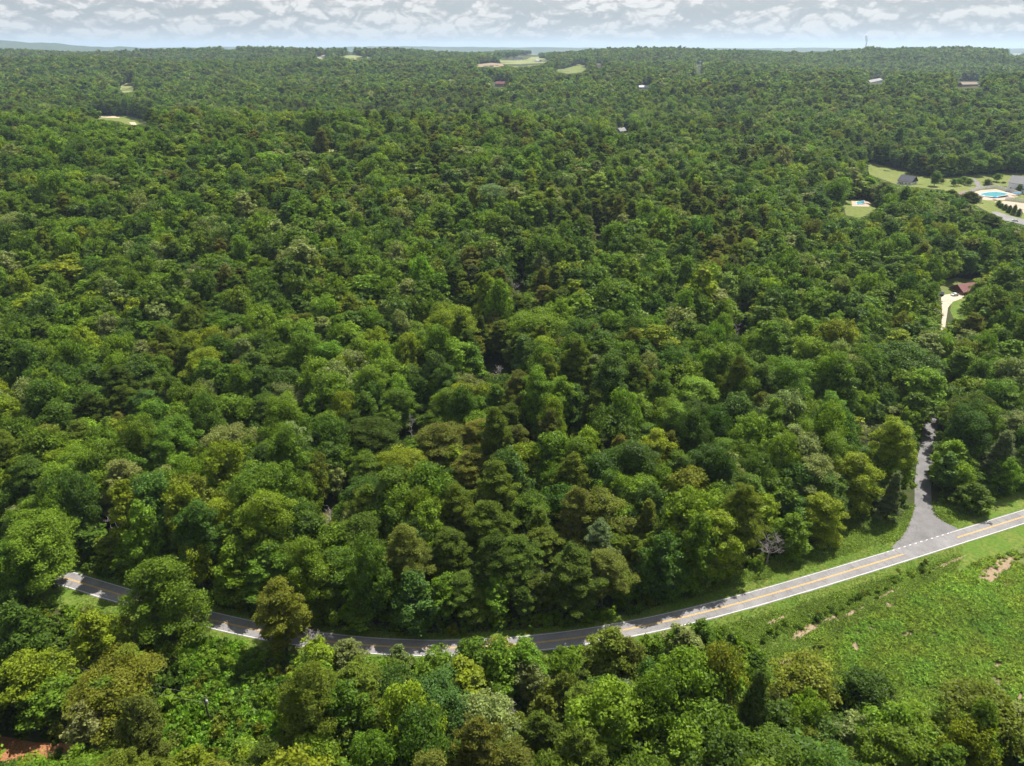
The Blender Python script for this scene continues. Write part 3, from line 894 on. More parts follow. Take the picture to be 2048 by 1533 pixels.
# trees that can be told apart: crown top (photo pixels), crown width (pixels), height (m), kind, variant, tint, label
MAN = [
    (62, 1040, 150, 21, 'b', 0, 'mid green', 'large rounded tree at the left edge, hiding the left end of the road'),
    (310, 1126, 165, 22, 'b', 8, 'mid green', 'large bushy tree standing in front of the road, between its two left stretches'),
    (546, 1165, 100, 20, 'b', 4, 'olive green', 'thin feathery tree with bare branches poking over the road, left of centre'),
    (2, 1088, 100, 17, 'b', 7, 'mid green', 'leafy tree cut by the left edge, in front of the large rounded tree'),
    (215, 1345, 200, 15, 'b', 2, 'olive green', 'wide airy tree above the red dirt track, bottom left'),
    (48, 1315, 120, 14, 'b', 0, 'yellow-green', 'yellowish tree at the left edge, just below the power lines'),
    (178, 1228, 90, 15, 'b', 7, 'yellow-green', 'yellow-green young tree below the leftmost piece of road'),
    (20, 1215, 110, 17, 'b', 8, 'deep green', 'dark green tree at the left edge below the large rounded tree'),
    (250, 1300, 90, 12, 'b', 7, 'mid green', 'small green tree between the bushy roadside tree and the airy tree'),
    (1405, 1243, 60, 10, 'b', 7, 'mid green', 'small tree at the road edge where tree shadows cross both lanes'),
    (1352, 1262, 70, 11, 'b', 8, 'fresh green', 'leafy small tree just left of the one nearest the sunny road bend'),
    (1225, 1262, 95, 14, 'b', 7, 'olive green', 'olive tree whose top overlaps the shaded yellow centre line'),
    (1050, 1290, 80, 13, 'b', 3, 'fresh green', 'fresh green treetop overlapping the road at its lowest bend, right one'),
    (1000, 1278, 75, 13, 'b', 7, 'olive green', 'olive treetop poking over the road at its lowest bend, middle one'),
    (945, 1286, 85, 13, 'b', 3, 'mid green', 'mid green treetop overlapping the road at its lowest bend, left one'),
    (795, 1292, 45, 12, 'b', 4, 'pale silvery green', 'narrow silvery treetop standing up against the road, left of its lowest bend'),
    (690, 1284, 75, 12, 'b', 4, 'pale silvery green', 'silvery narrow tree in front of the road, between yellow centre line pieces'),
    (640, 1300, 80, 13, 'b', 7, 'yellow-green', 'yellow-green tree right of the thin feathery tree, beside the road'),
    (960, 1402, 130, 15, 'b', 6, 'pale silvery green', 'pale rounded crown near the bottom middle with a bare twig beside it'),
    (1615, 1338, 150, 15, 'b', 6, 'olive green', 'rounded tree at the lower left corner of the crop field'),
    (1735, 1352, 110, 13, 'b', 0, 'deep green', 'dark rounded tree at the lower edge of the crop field, second from its left corner'),
    (1625, 1462, 110, 11, 'p', 2, 'olive', 'soft feathery olive pine at the bottom, below the crop field'),
    (1640, 1522, 60, 6, 'b', 0, 'bronze green', 'small tree with orange-yellow leaves cut by the bottom edge of the picture'),
    (1985, 1396, 150, 14, 'b', 2, 'olive green', 'broad tree at the right end of the wood below the crop field'),
    (1716, 912, 112, 19, 'b', 8, 'yellow-green', 'tall yellow-green tree left of the junction'),
    (1652, 992, 92, 15, 'b', 7, 'yellow-green', 'bright yellow-green tree at the grass verge left of the junction'),
    (1590, 1032, 75, 13, 'b', 8, 'fresh green', 'fresh green tree behind the dead vine-draped one on the verge'),
    (1796, 948, 62, 16, 'p', 3, 'grey-green', 'grey-green evergreen at the left corner of the side road mouth'),
    (1776, 850, 78, 18, 'p', 1, 'grey-green', 'open-crowned greyish pine with bare limbs left of the side road'),
    (1916, 884, 72, 15, 'b', 7, 'fresh green', 'fresh green tree overhanging the right side of the side road'),
    (1925, 800, 56, 14, 'b', 4, 'yellow-green', 'yellow tree beside the far part of the side road'),
    (1960, 790, 110, 21, 'p', 1, 'dark olive', 'dark tall pine right of the side road'),
    (2016, 868, 90, 19, 'p', 3, 'grey-green', 'cone-shaped evergreen near the right edge above the main road'),
    (1955, 970, 70, 9, 'b', 8, 'mid green', 'low rounded tree on the bank right of the junction'),
    (1815, 690, 130, 22, 'b', 6, 'deep green', 'large dark tree on the left of the side road where it disappears'),
    (970, 1005, 105, 22, 'p', 0, 'olive', 'tall olive pine standing out in the middle of the forest front'),
    (1330, 1072, 95, 19, 'b', 8, 'deep green', 'dense dark tree at the forest front left of the dead vine-draped tree'),
    (1200, 1042, 75, 20, 'p', 2, 'grey-green', 'grey-green lichen-pale tree in the forest front, right of centre'),
    (885, 852, 140, 20, 'p', 1, 'brownish olive', 'broad brownish pine in the pine cluster at the centre'),
    (955, 842, 100, 20, 'p', 4, 'brownish olive', 'brownish pine on the right of the central pine cluster'),
    (940, 905, 95, 20, 'p', 0, 'brownish olive', 'brownish pine in front of the central pine cluster'),
    (740, 838, 130, 21, 'p', 1, 'dark olive', 'dark rounded pine left of the central pine cluster'),
    (800, 905, 120, 19, 'b', 6, 'yellow-green', 'yellow-green rounded tree below the dark rounded pine'),
    (1080, 385, 52, 20, 'b', 0, 'yellow-green', 'bright yellow-green crown standing alone among darker trees, upper middle'),
    (980, 372, 78, 24, 'b', 0, 'pale silvery green', 'large pale silvery crown left of the bright yellow-green one'),
    (1500, 480, 50, 20, 'b', 3, 'yellow-green', 'yellow-green crown in the right half of the forest, level with the garden pool'),
    (527, 418, 68, 20, 'b', 6, 'bronze green', 'reddish-brown broad crown in the upper left forest'),
    (432, 434, 48, 22, 'b', 1, 'pale silvery green', 'pale silvery crown left of the reddish-brown broad crown'),
    (205, 352, 60, 22, 'b', 1, 'pale silvery green', 'pale silvery crown in the upper left, below the fairway'),
    (30, 428, 75, 23, 'b', 0, 'pale silvery green', 'pale silvery crown at the left edge of the forest'),
    (405, 700, 85, 21, 'b', 3, 'yellow-green', 'yellow-tipped crown in the left forest, right of the white-flowering tree'),
    (225, 845, 70, 18, 'b', 7, 'yellow-green', 'bright yellow narrow tree in the left forest'),
    (455, 855, 115, 20, 'b', 6, 'pale silvery green', 'silvery crown with shining leaves, left of the dark rounded pine'),
    (760, 1150, 50, 11, 'b', 7, 'fresh green', 'small light green tree at the shaded roadside, centre left'),
    (1075, 628, 130, 20, 'b', 2, 'fresh green', 'wide fresh green crown in the middle of the forest, just below the large dead tree'),
    (900, 618, 120, 21, 'b', 2, 'yellow-green', 'wide lit yellowish crown in the middle of the forest'),
    (1400, 760, 110, 21, 'b', 1, 'fresh green', 'tall fresh green crown in the right half of the forest'),
    (1190, 860, 70, 19, 'p', 2, 'dark olive', 'dark pine right of the central pine cluster'),
    (1120, 872, 42, 18, 'p', 3, 'brownish olive', 'slim rusty-topped conifer right of the central pine cluster'),
    (1240, 872, 50, 19, 'p', 2, 'brownish olive', 'slim brownish conifer in the forest right of centre'),
    (1345, 866, 45, 19, 'p', 2, 'brownish olive', 'slim brown-tipped pine beside the slim brownish conifer, further right'),
    (1962, 562, 44, 15, 'b', 7, 'mid green', 'leafy tree in front of the maroon roof of the brick house'),
    (1945, 384, 46, 15, 'p', 1, 'dark olive', 'dark rounded pine in front of the bathhouse, left of the tall open pine'),
    (1905, 380, 44, 15, 'p', 0, 'dark olive', 'dark pine in front of the row of four lawn trees'),
    (1985, 428, 70, 24, 'p', 4, 'dark olive', 'tall open pine with bare leaning trunk in front of the pool complex'),
]
man_trees = []
mp = hit([m[0] for m in MAN], [m[1] for m in MAN], [float(m[3]) for m in MAN])
for m, p in zip(MAN, mp):
    kind = 'broad' if m[4] == 'b' else 'pine'
    H_, R_ = (BROAD if kind == 'broad' else PINE)[m[5]][3], (BROAD if kind == 'broad' else PINE)[m[5]][1]
    dep = project(p[0], p[1], p[2] + m[3] * 0.7)[2]
    r_ = m[2] / 2 * float(dep) / FPX
    man_trees.append(dict(x=p[0], y=p[1], z=p[2], h=float(m[3]), r=float(r_), kind=kind, var=m[5], tint=m[6], label=m[7]))

# dead trees
DEADS = [(1042, 560, 16, 3.6, 'large bare grey dead tree in the middle of the forest'),
         (992, 722, 14, 2.6, 'bare purplish-grey dead tree lower middle of the forest'),
         (1205, 462, 15, 2.8, 'bare grey dead tree beside the half-hidden pale roof, upper right of it'),
         (1480, 648, 12, 2.2, 'bare grey dead tree in the right half of the forest'),
         (655, 1000, 15, 3.2, 'bare grey snag in the forest front, left of the tall olive pine'),
         (1545, 1055, 12, 4.0, 'dead grey tree draped in vines on the verge, left of the junction'),
         (1745, 868, 13, 3.4, 'pale bare-limbed dead tree left of the side road'),
         (222, 1032, 13, 2.6, 'bare broken dead trunk in the dark forest front at left'),
         (820, 842, 14, 2.0, 'slim grey dead tree between the dark rounded pine and the pine cluster'),
         (600, 1228, 14, 2.4, 'brown dead branches leaning over the road beside the thin feathery tree'),
         (1040, 1385, 10, 1.6, 'pale bare twiggy snag among the crowns near the bottom middle')]
dp = hit([d[0] for d in DEADS], [d[1] for d in DEADS], [d[2] for d in DEADS])

CLEAR_POLYS = [p for v in CLEAR.values() for p in v]
# small gaps that show buildings among the trees
GAPS = [[(385, 1392), (440, 1372), (505, 1400), (500, 1460), (440, 1505), (350, 1500), (335, 1455)], [(0, 1476), (70, 1487), (165, 1490), (190, 1505), (60, 1526), (0, 1526)],
        [(1785, 1095), (1829, 1022), (1830, 970), (1838, 900), (1866, 900), (1860, 970), (1866, 1028), (1908, 1056)], [(1843, 892), (1847, 852), (1872, 856), (1868, 892)],
        *[[(d[0] - 14, d[1]), (d[0] + 14, d[1]), (d[0] + 11, d[1] + 0.030 * (d[1] + 200)), (d[0] - 11, d[1] + 0.030 * (d[1] + 200))] for d in DEADS],
        [(986, 164), (1010, 164), (1010, 176), (986, 176)], [(1276, 171), (1298, 171), (1298, 181), (1276, 181)],
        [(1738, 158), (1768, 158), (1768, 169), (1738, 169)], [(1914, 162), (1960, 162), (1960, 177), (1914, 177)],
        [(1236, 256), (1256, 256), (1256, 268), (1236, 268)], [(1048, 441), (1092, 441), (1088, 454), (1052, 456)],
        [(2018, 101), (2048, 101), (2048, 112), (2018, 112)], [(448, 92), (470, 92), (470, 99), (448, 99)],
        [(1194, 126), (1202, 126), (1202, 136), (1194, 136)], [(1946, 556), (1962, 556), (1962, 580), (1946, 580)],
        [(1393, 128), (1402, 128), (1401, 150), (1394, 150)], [(696, 308), (722, 308), (722, 318), (696, 318)]]


def blocked(x, y, z, h, r, top_lim=True):
    """True where a tree would stand on or hide a road, a field or a clearing"""
    bad = np.zeros(x.shape, bool)
    near = y < 420
    d, idx = np.full(x.shape, 1e9), np.zeros(x.shape, int)
    if near.any():
        dd, ii_ = road_dist(x[near], y[near]); d[near] = dd; idx[near] = ii_
    far_side = y > road_y(x)
    bad |= far_side & (d < road_far_edge[idx] + 1.2) & near
    bad |= (~far_side) & (d < 5.0) & near
    # side road
    ds = np.min(np.hypot(x[:, None] - SIDE[None, :, 0], y[:, None] - SIDE[None, :, 1]), axis=1) if len(x) < 6000 else np.full(x.shape, 1e9)
    bad |= ds < 4.2
    bad |= inpoly(x, y, [tuple(p) for p in FIELD_TREELESS])
    if top_lim:
        tx, ty, _ = project(x, y, z + h)
        lim = np.interp(tx, TOPLIM_X, TOPLIM_Y) + (vnoise(x * 0.6, y * 0.6, 21) - 0.5) * 40 - 4
        bad |= (~far_side) & near & (ty < lim)
    bx, by, _ = project(x, y, z)
    bad |= inpoly(bx, by, VINE_PX) & near
    bad |= inpoly(bx, by, DIRT_PX) & near
    bad |= inpoly(bx, by, [(-60, 1452), (120, 1456), (210, 1470), (230, 1500), (150, 1535), (-60, 1540)]) & near
    return bad


def hides(x, y, z, h, r):
    bad = np.zeros(x.shape, bool)
    polys = CLEAR_POLYS + GAPS
    for fz in (0.0, 0.3, 0.6, 0.85, 1.0):
        for fx in ((-1.0, -0.5, 0.0, 0.5, 1.0) if fz < 0.9 else (-0.4, 0.0, 0.4)):
            if fz == 0.0 and fx != 0: continue
            qx, qy, _ = project(x + fx * r, y, z + h * fz)
            for poly in polys:
                xs = [p[0] for p in poly]; ys = [p[1] for p in poly]
                m = (qx > min(xs)) & (qx < max(xs)) & (qy > min(ys)) & (qy < max(ys)) & ~bad
                if m.any():
                    sub = inpoly(qx[m], qy[m], poly)
                    w_ = np.where(m)[0]; bad[w_[sub]] = True
    return bad


def jitter_grid(y0, y1, s, wide=1.22, pad=40):
    xm = 0.721 * y1 * wide + pad
    ys = np.arange(y0, y1, s * 0.87)
    X, Y = [], []
    for a, yy in enumerate(ys):
        half = 0.721 * yy * wide + pad
        xs = np.arange(-half, half, s) + (s / 2 if a % 2 else 0)
        X.append(xs); Y.append(np.full(xs.shape, yy))
    x = np.concatenate(X); y = np.concatenate(Y)
    return x + rng.uniform(-0.36, 0.36, x.shape) * s, y + rng.uniform(-0.36, 0.36, x.shape) * s


B_NAMES = ['mid green', 'deep green', 'fresh green', 'yellow-green', 'pale silvery green', 'blue-green', 'olive green', 'bronze green']
P_NAMES = ['olive', 'dark olive', 'brownish olive', 'grey-green']


def species(x, y):
    """pine stands and broadleaf stands follow soft patches"""
    p = vnoise(x / 60 + 40, y / 75 + 11, 5) * 0.6 + vnoise(x / 22, y / 22, 6) * 0.4
    p = p + rng.normal(0, 0.10, x.shape)
    pine = p > 0.655
    r_ = rng.random(x.shape) * 0.75 + 0.25 * vnoise(x / 35 + 5, y / 35, 7)
    bt = np.select([r_ < 0.36, r_ < 0.53, r_ < 0.70, r_ < 0.755, r_ < 0.81, r_ < 0.885, r_ < 0.965], [0, 1, 2, 3, 4, 5, 6], 7)
    pt = np.select([r_ < 0.42, r_ < 0.68, r_ < 0.86], [0, 1, 2], 3)
    return pine, bt, pt


def grow(y0, y1, s, hmean, hsd, lim=True):
    x, y = jitter_grid(y0, y1, s)
    z = land(x, y)
    h = np.clip(rng.normal(hmean, hsd, x.shape) + (vnoise(x / 45, y / 45, 12) - 0.5) * 5, hmean * 0.62, hmean * 1.4)
    pine, bt, pt = species(x, y)
    r = s * rng.uniform(0.50, 0.86, x.shape) * np.where(pine, 0.92, 1.0)
    big = rng.random(x.shape) < 0.12
    r = np.where(big & ~pine, r * 1.22, r)
    h = np.where(big, h * 1.13, h)
    bad = blocked(x, y, z, h, r, lim)
    # where a full-grown tree would hide a clearing only lower growth stands
    todo = ~bad
    fin = np.zeros(x.shape, bool)
    for fh in (1.0, 0.8, 0.62, 0.48, 0.34, 0.22):
        idx = np.where(todo & ~fin)[0]
        if not len(idx): break
        hh, rr = h[idx] * fh, r[idx] * max(fh, 0.3) ** 0.6
        good = ~hides(x[idx], y[idx], z[idx], hh, rr)
        g = idx[good]; h[g] = hh[good]; r[g] = rr[good]; fin[g] = True
    ok = fin
    return [a[ok] for a in (x, y, z, h, r, pine, bt, pt)]


near_set = grow(58, 430, 9.0, 19.8, 3.2)
mid_set = grow(430, 1300, 9.8, 19.3, 3.3)
far_set = grow(1300, 3400, 12.0, 19.0, 3.6)
under_near = grow(58, 430, 6.4, 10.5, 2.6)
under_mid = grow(430, 1000, 9.0, 11.0, 2.6)

# keep the scattered trees off the hand-placed ones
x, y, z, h, r, pine, bt, pt = near_set
keep = np.ones(x.shape, bool)
for t in man_trees:
    keep &= np.hypot(x - t['x'], y - t['y']) > (t['r'] * 0.75 + r * 0.55)
# nothing may rise in front of a hand-placed front tree's own crown by much
for p in dp:
    keep &= np.hypot(x - p[0], y - p[1]) > 5.5
near_set = [a[keep] for a in near_set]
x, y, z, h, r, pine, bt, pt = mid_set
keep = np.ones(x.shape, bool)
for t in man_trees:
    keep &= np.hypot(x - t['x'], y - t['y']) > (t['r'] * 0.75 + r * 0.5)
mid_set = [a[keep] for a in mid_set]

# ------------------------------------------------------------------ single trees: Empty > trunk, crown
TREE_DATA = []
for t in man_trees: TREE_DATA.append(t)
x, y, z, h, r, pine, bt, pt = near_set
qx, qy, dep = project(x, y, z + h * 0.8)
in_view = (qx > -25) & (qx < 2073) & (qy > 90) & (qy < 1560)
order = np.argsort(dep)
nb = sum(t['kind'] == 'broad' for t in man_trees); npn = sum(t['kind'] == 'pine' for t in man_trees)
single = np.zeros(x.shape, bool)
for k in order:
    if not in_view[k]: continue
    if pine[k]:
        if npn < 200: single[k] = True; npn += 1
    else:
        if nb < 298: single[k] = True; nb += 1
cut_b = max([dep[k] for k in order if single[k] and not pine[k]])
single &= (dep <= cut_b)


LANDMARKS = [(m_[0], m_[1] + 22, s_) for m_, s_ in ((m_, sh) for m_ in MAN for key, sh in (
    ('large rounded tree at the left edge', 'large rounded tree at the left edge'), ('large bushy tree standing', 'large bushy roadside tree'),
    ('thin feathery tree', 'thin feathery roadside tree'), ('wide airy tree', 'wide airy tree bottom left'), ('pale rounded crown near the bottom', 'pale crown near the bottom middle'),
    ('rounded tree at the lower left', 'rounded tree below the crop field'), ('broad tree at the right end', 'broad tree in the bottom right wood'),
    ('bright yellow-green tree at the grass', 'bright yellow-green verge tree'), ('large dark tree on the left of the side', 'large dark side-road tree'), ('dark tall pine right', 'dark tall pine right of the side road'),
    ('tall olive pine standing out', 'tall olive pine in the forest front'), ('dense dark tree at the forest front', 'dense dark tree in the forest front'), ('broad brownish pine', 'central brownish pine cluster'),
    ('dark rounded pine left', 'dark rounded pine left of centre'), ('bright yellow narrow tree', 'bright yellow narrow tree at left'), ('yellow-tipped crown', 'yellow-tipped crown at left'),
    ('wide fresh green crown', 'wide fresh green crown in the middle'), ('tall fresh green crown', 'tall fresh green crown at right'), ('wide lit yellowish', 'wide yellowish crown in the middle'),
    ('silvery crown with shining', 'silvery shining crown left of centre'), ('small light green tree at the shaded', 'small light green roadside tree')) if m_[7].startswith(key))]
LANDMARKS += [(420, 1420, 'utility pole'), (70, 1500, 'red dirt track'), (1850, 1075, 'road junction'), (1910, 590, 'brick house driveway'), (1030, 1300, 'lowest bend of the road'),
              (1545, 1090, 'dead vine-draped tree'), (655, 1030, 'bare grey snag'), (222, 1050, 'broken dead trunk at left'), (992, 735, 'purplish dead tree'), (1042, 575, 'large bare dead tree'),
              (320, 775, 'white blossom tree'), (1480, 660, 'right-hand dead tree')]
ORD = ['nearest', 'second', 'third', 'fourth', 'fifth', 'sixth', 'seventh', 'eighth', 'ninth', 'tenth']


def place_words(k):
    a, b_ = float(qx[k]), float(qy[k])
    best = min(LANDMARKS, key=lambda l_: (l_[0] - a) ** 2 + (l_[1] - b_) ** 2)
    dx_, dy_ = a - best[0], b_ - best[1]
    w_ = ('right of' if dx_ > 0 else 'left of') if abs(dx_) > abs(dy_) else ('below' if dy_ > 0 else 'above')
    return w_, best[2], dx_ * dx_ + dy_ * dy_


def near_road(k):
    d, _ = road_dist(np.array([x[k]]), np.array([y[k]]))
    return d[0] < 15 or (y[k] < road_y(np.array([x[k]]))[0] and qx[k] > 1450)


def variant_for(pine_, hh, rr, edge):
    if pine_:
        return int(rng.choice([0, 1, 2, 4, 0, 3], p=[.25, .25, .2, .12, .1, .08]))
    if edge and rng.random() < 0.6: return int(rng.choice([7, 8]))
    return int(rng.choice(7))


buckets = {}
for k in np.where(single)[0]:
    pn = bool(pine[k])
    tint = P_NAMES[pt[k]] if pn else B_NAMES[bt[k]]
    w_, lm, d2 = place_words(k)
    buckets.setdefault((tint, pn, w_, lm), []).append((d2, k))
for (tint, pn, w_, lm), members in buckets.items():
    members.sort()
    for q, (d2, k) in enumerate(members):
        lab = '%s %s %s the %s' % (tint, 'pine' if pn else 'broadleaf tree', w_, lm)
        if len(members) > 1: lab = ORD[min(q, 9)] + ' ' + lab
        TREE_DATA.append(dict(x=x[k], y=y[k], z=z[k], h=h[k], r=r[k], kind='pine' if pn else 'broad', var=variant_for(pn, h[k], r[k], near_road(k)), tint=tint, label=lab))


def jitter_tint(c, amt=0.10):
    f_ = 1 + rng.normal(0, amt); g_ = rng.normal(0, 0.06)
    return [float(max(c[0] * f_ * (1 + g_), 0.012)), float(c[1] * f_), float(c[2] * f_ * (1 - g_))]


for t in TREE_DATA:
    RR_ = (BROAD if t['kind'] == 'broad' else PINE)[t['var']][1]
    crown, trunk, joined, H_, R_ = proto(t['kind'], t['var'], 3 if t['r'] / RR_ > 1.25 else 0)
    nm = 'broadleaf_tree' if t['kind'] == 'broad' else 'pine_tree'
    e = empty(nm, (float(t['x']), float(t['y']), float(t['z'])), float(rng.uniform(0, 6.283)))
    e.scale = (t['r'] / R_, t['r'] / R_, t['h'] / H_)
    tag(e, t['label'], 'tree', 'pines of the wood' if nm == 'pine_tree' else 'broadleaf trees of the wood')
    link('trunk', trunk, e)
    c = link('crown', crown, e)
    src = TINTS if t['kind'] == 'broad' else PTINTS
    c['tint'] = jitter_tint(src[t['tint']])

# dead trees: bare branching wood
def dead_mesh(seed, H_, R_, vines=False):
    rs = random.Random(seed)
    mb = MB()

    def branch(p, d, L, r_, lev):
        pts = [p]; rr = [r_]
        n = 4
        for k in range(n):
            d = (d + Vector((rs.gauss(0, .22), rs.gauss(0, .22), rs.gauss(0.03, .12)))).normalized()
            p = p + d * (L / n); pts.append(p); rr.append(r_ * (1 - 0.8 * (k + 1) / n))
        mb.tube([tuple(q) for q in pts], rr, 5 if lev < 2 else 4)
        if lev < 3:
            for k in range((9, 5, 3)[lev]):
                f_ = rs.uniform(0.35 if lev == 0 else 0.25, 0.98)
                i_ = min(int(f_ * n), n - 1)
                q = pts[i_].lerp(pts[i_ + 1], f_ * n - i_)
                a = rs.uniform(0, 6.283)
                dd = (d * 0.25 + Vector((math.cos(a), math.sin(a), rs.uniform(0.1, 0.75)))).normalized()
                branch(q, dd, (R_ * 0.95, R_ * 0.55, R_ * 0.35)[lev] * rs.uniform(0.6, 1.15), max(r_ * 0.42 * (1 - f_ * 0.5), 0.035), lev + 1)
    branch(Vector((0, 0, -0.4)), Vector((0, 0, 1)), H_, 0.24, 0)
    return mb.mesh('branches', M_DEAD)


for k, (d, p) in enumerate(zip(DEADS, dp)):
    o = link('dead_tree', dead_mesh(40 + k, d[2], d[3]), None, tuple(float(c) for c in p), 0.6 * k)
    tag(o, d[4], 'dead tree', 'dead trees in the wood')

# ------------------------------------------------------------------ the rest of the forest: one mass
def scatter(name, protos, pts, idx, rot, scl, tint, kind='stuff'):
    """one object that carries copies of small meshes on its points"""
    coll = bpy.data.collections.new(name + '_sources')
    for k, me in enumerate(protos):
        coll.objects.link(bpy.data.objects.new('%s_source_%03d' % (name, k), me))
    me = bpy.data.meshes.new(name)
    n = len(pts)
    me.vertices.add(n); me.vertices.foreach_set('co', np.asarray(pts, np.float32).ravel())
    a = me.attributes.new('pick', 'INT', 'POINT'); a.data.foreach_set('value', np.asarray(idx, np.int32))
    a = me.attributes.new('turn', 'FLOAT', 'POINT'); a.data.foreach_set('value', np.asarray(rot, np.float32))
    a = me.attributes.new('size', 'FLOAT_VECTOR', 'POINT'); a.data.foreach_set('vector', np.asarray(scl, np.float32).ravel())
    a = me.attributes.new('tint', 'FLOAT_COLOR', 'POINT')
    a.data.foreach_set('color', np.concatenate([np.asarray(tint, np.float32), np.ones((n, 1), np.float32)], 1).ravel())
    me.update()
    o = link(name, me); tag(o, kind=kind)
    ng = bpy.data.node_groups.new(name + '_scatter', 'GeometryNodeTree')
    ng.interface.new_socket('Geometry', in_out='INPUT', socket_type='NodeSocketGeometry')
    ng.interface.new_socket('Geometry', in_out='OUTPUT', socket_type='NodeSocketGeometry')
    N, L = ng.nodes, ng.links
    gi = N.new('NodeGroupInput'); go = N.new('NodeGroupOutput')
    ci = N.new('GeometryNodeCollectionInfo'); ci.inputs['Collection'].default_value = coll
    ci.inputs['Separate Children'].default_value = True; ci.inputs['Reset Children'].default_value = True
    ip = N.new('GeometryNodeInstanceOnPoints'); ip.inputs['Pick Instance'].default_value = True

    def named(nm, typ):
        q = N.new('GeometryNodeInputNamedAttribute'); q.data_type = typ; q.inputs['Name'].default_value = nm
        return q.outputs['Attribute']
    cx = N.new('ShaderNodeCombineXYZ'); L.new(named('turn', 'FLOAT'), cx.inputs[2])
    L.new(gi.outputs[0], ip.inputs['Points'])
    L.new(ci.outputs[0], ip.inputs['Instance'])
    L.new(named('pick', 'INT'), ip.inputs['Instance Index'])
    L.new(cx.outputs[0], ip.inputs['Rotation'])
    L.new(named('size', 'FLOAT_VECTOR'), ip.inputs['Scale'])
    L.new(ip.outputs[0], go.inputs[0])
    md = o.modifiers.new('scatter', 'NODES'); md.node_group = ng
    return o


src_mesh, src_key = [], {}


def src(kind, var, lod):
    k_ = (kind, var, lod)
    if k_ not in src_key:
        src_key[k_] = len(src_mesh); src_mesh.append(proto(kind, var, lod)[2])
    return src_key[k_]


TB = np.array([TINTS[n_] for n_ in B_NAMES]); TP = np.array([PTINTS[n_] for n_ in P_NAMES])
F = dict(p=[], i=[], r=[], s=[], t=[])


def add_forest(S_, lod_of, sel=None):
    x, y, z, h, r, pine, bt, pt = S_
    sel = np.ones(x.shape, bool) if sel is None else sel
    dep_ = project(x, y, z)[2]
    kinds = np.where(pine, rng.choice([0, 1, 2, 4, 3], x.shape, p=[.28, .27, .2, .15, .1]), rng.integers(0, 7, x.shape))
    lod = lod_of(dep_)
    HB = np.array([b[3] for b in BROAD]); RB = np.array([b[1] for b in BROAD]); HP = np.array([b[3] for b in PINE]); RP = np.array([b[1] for b in PINE])
    H_ = np.where(pine, HP[np.minimum(kinds, 4)], HB[kinds]); R_ = np.where(pine, RP[np.minimum(kinds, 4)], RB[kinds])
    code = np.where(pine, 100, 0) + kinds * 3 + lod
    idx = np.zeros(x.shape, int)
    for c in np.unique(code[sel]):
        pn = c >= 100; q = c - (100 if pn else 0)
        idx[code == c] = src('pine' if pn else 'broad', int(q // 3), int(q % 3))
    t = np.where(pine[:, None], TP[pt], TB[bt]) * (1 + rng.normal(0, 0.10, (len(x), 1)))
    t *= 1 + rng.normal(0, 0.04, (len(x), 3))
    F['p'].append(np.stack([x, y, z], 1)[sel]); F['i'].append(idx[sel]); F['r'].append(rng.uniform(0, 6.283, x.shape)[sel])
    F['s'].append(np.stack([r / R_, r / R_, h / H_], 1)[sel]); F['t'].append(np.clip(t, 0.01, 1)[sel])


add_forest(near_set, lambda d: np.where(d < 300, 0, 1), ~single)
add_forest(under_near, lambda d: np.full(d.shape, 1))
add_forest(under_mid, lambda d: np.full(d.shape, 2))
add_forest(mid_set, lambda d: np.where(d < 1100, 1, 2))
add_forest(far_set, lambda d: np.full(d.shape, 2))
# beyond the last ridge: whole groves at a time
grove = []
for k in range(3):
    vs, fs, at = [], [], []; o_ = 0
    rs = np.random.default_rng(5 + k)
    for q in range(46):
        v, f, a, C, _ = crown_arrays(900 + k * 60 + q, 'round', 5.5, 3.0, rs.uniform(14, 21), 8, 60, 2.3, 'broad')
        v = v + np.array([rs.uniform(-42, 42), rs.uniform(-42, 42), 0])
        vs.append(v); fs.append(f + o_); at.append(a); o_ += len(v)
    grove.append(np_mesh('grove', np.concatenate(vs), np.concatenate(fs), [M_LEAF], fattr=np.concatenate(at)))
g0 = len(src_mesh); src_mesh += grove
gxx, gyy = jitter_grid(3400, 9500, 78, 1.15, 100)
gzz = land(gxx, gyy)
gk = ~hides(gxx, gyy, gzz, np.full(gxx.shape, 20.0), np.full(gxx.shape, 18.0))
gxx, gyy, gzz = gxx[gk], gyy[gk], gzz[gk]
F['p'].append(np.stack([gxx, gyy, gzz - 1], 1)); F['i'].append(g0 + rng.integers(0, 3, gxx.shape)); F['r'].append(rng.uniform(0, 6.283, gxx.shape))
F['s'].append(np.ones((len(gxx), 3))); F['t'].append(TB[rng.integers(0, 3, gxx.shape)])
cat = {k_: np.concatenate(v_) for k_, v_ in F.items()}
forest = scatter('forest', src_mesh, cat['p'], cat['i'], cat['r'], cat['s'], cat['t'])
forest['label'] = 'dense mixed forest covering the hills behind the nearer trees'
forest['category'] = 'forest'
print('trees single', len(TREE_DATA), 'mass', len(cat['p']))

# ------------------------------------------------------------------ thickets, vines, crop and grass
def leafy(seed, R_, H_, ncl, nl, s, mat):
    v, f, at, C, _ = bush_arrays(seed, R_, H_, ncl, nl, s)
    return np_mesh('thicket', v, f, [mat], fattr=at)


BUSH = [leafy(60 + k, 1.7, 2.0 + 0.5 * k, 16, 620, 0.22, M_LEAF) for k in range(4)]
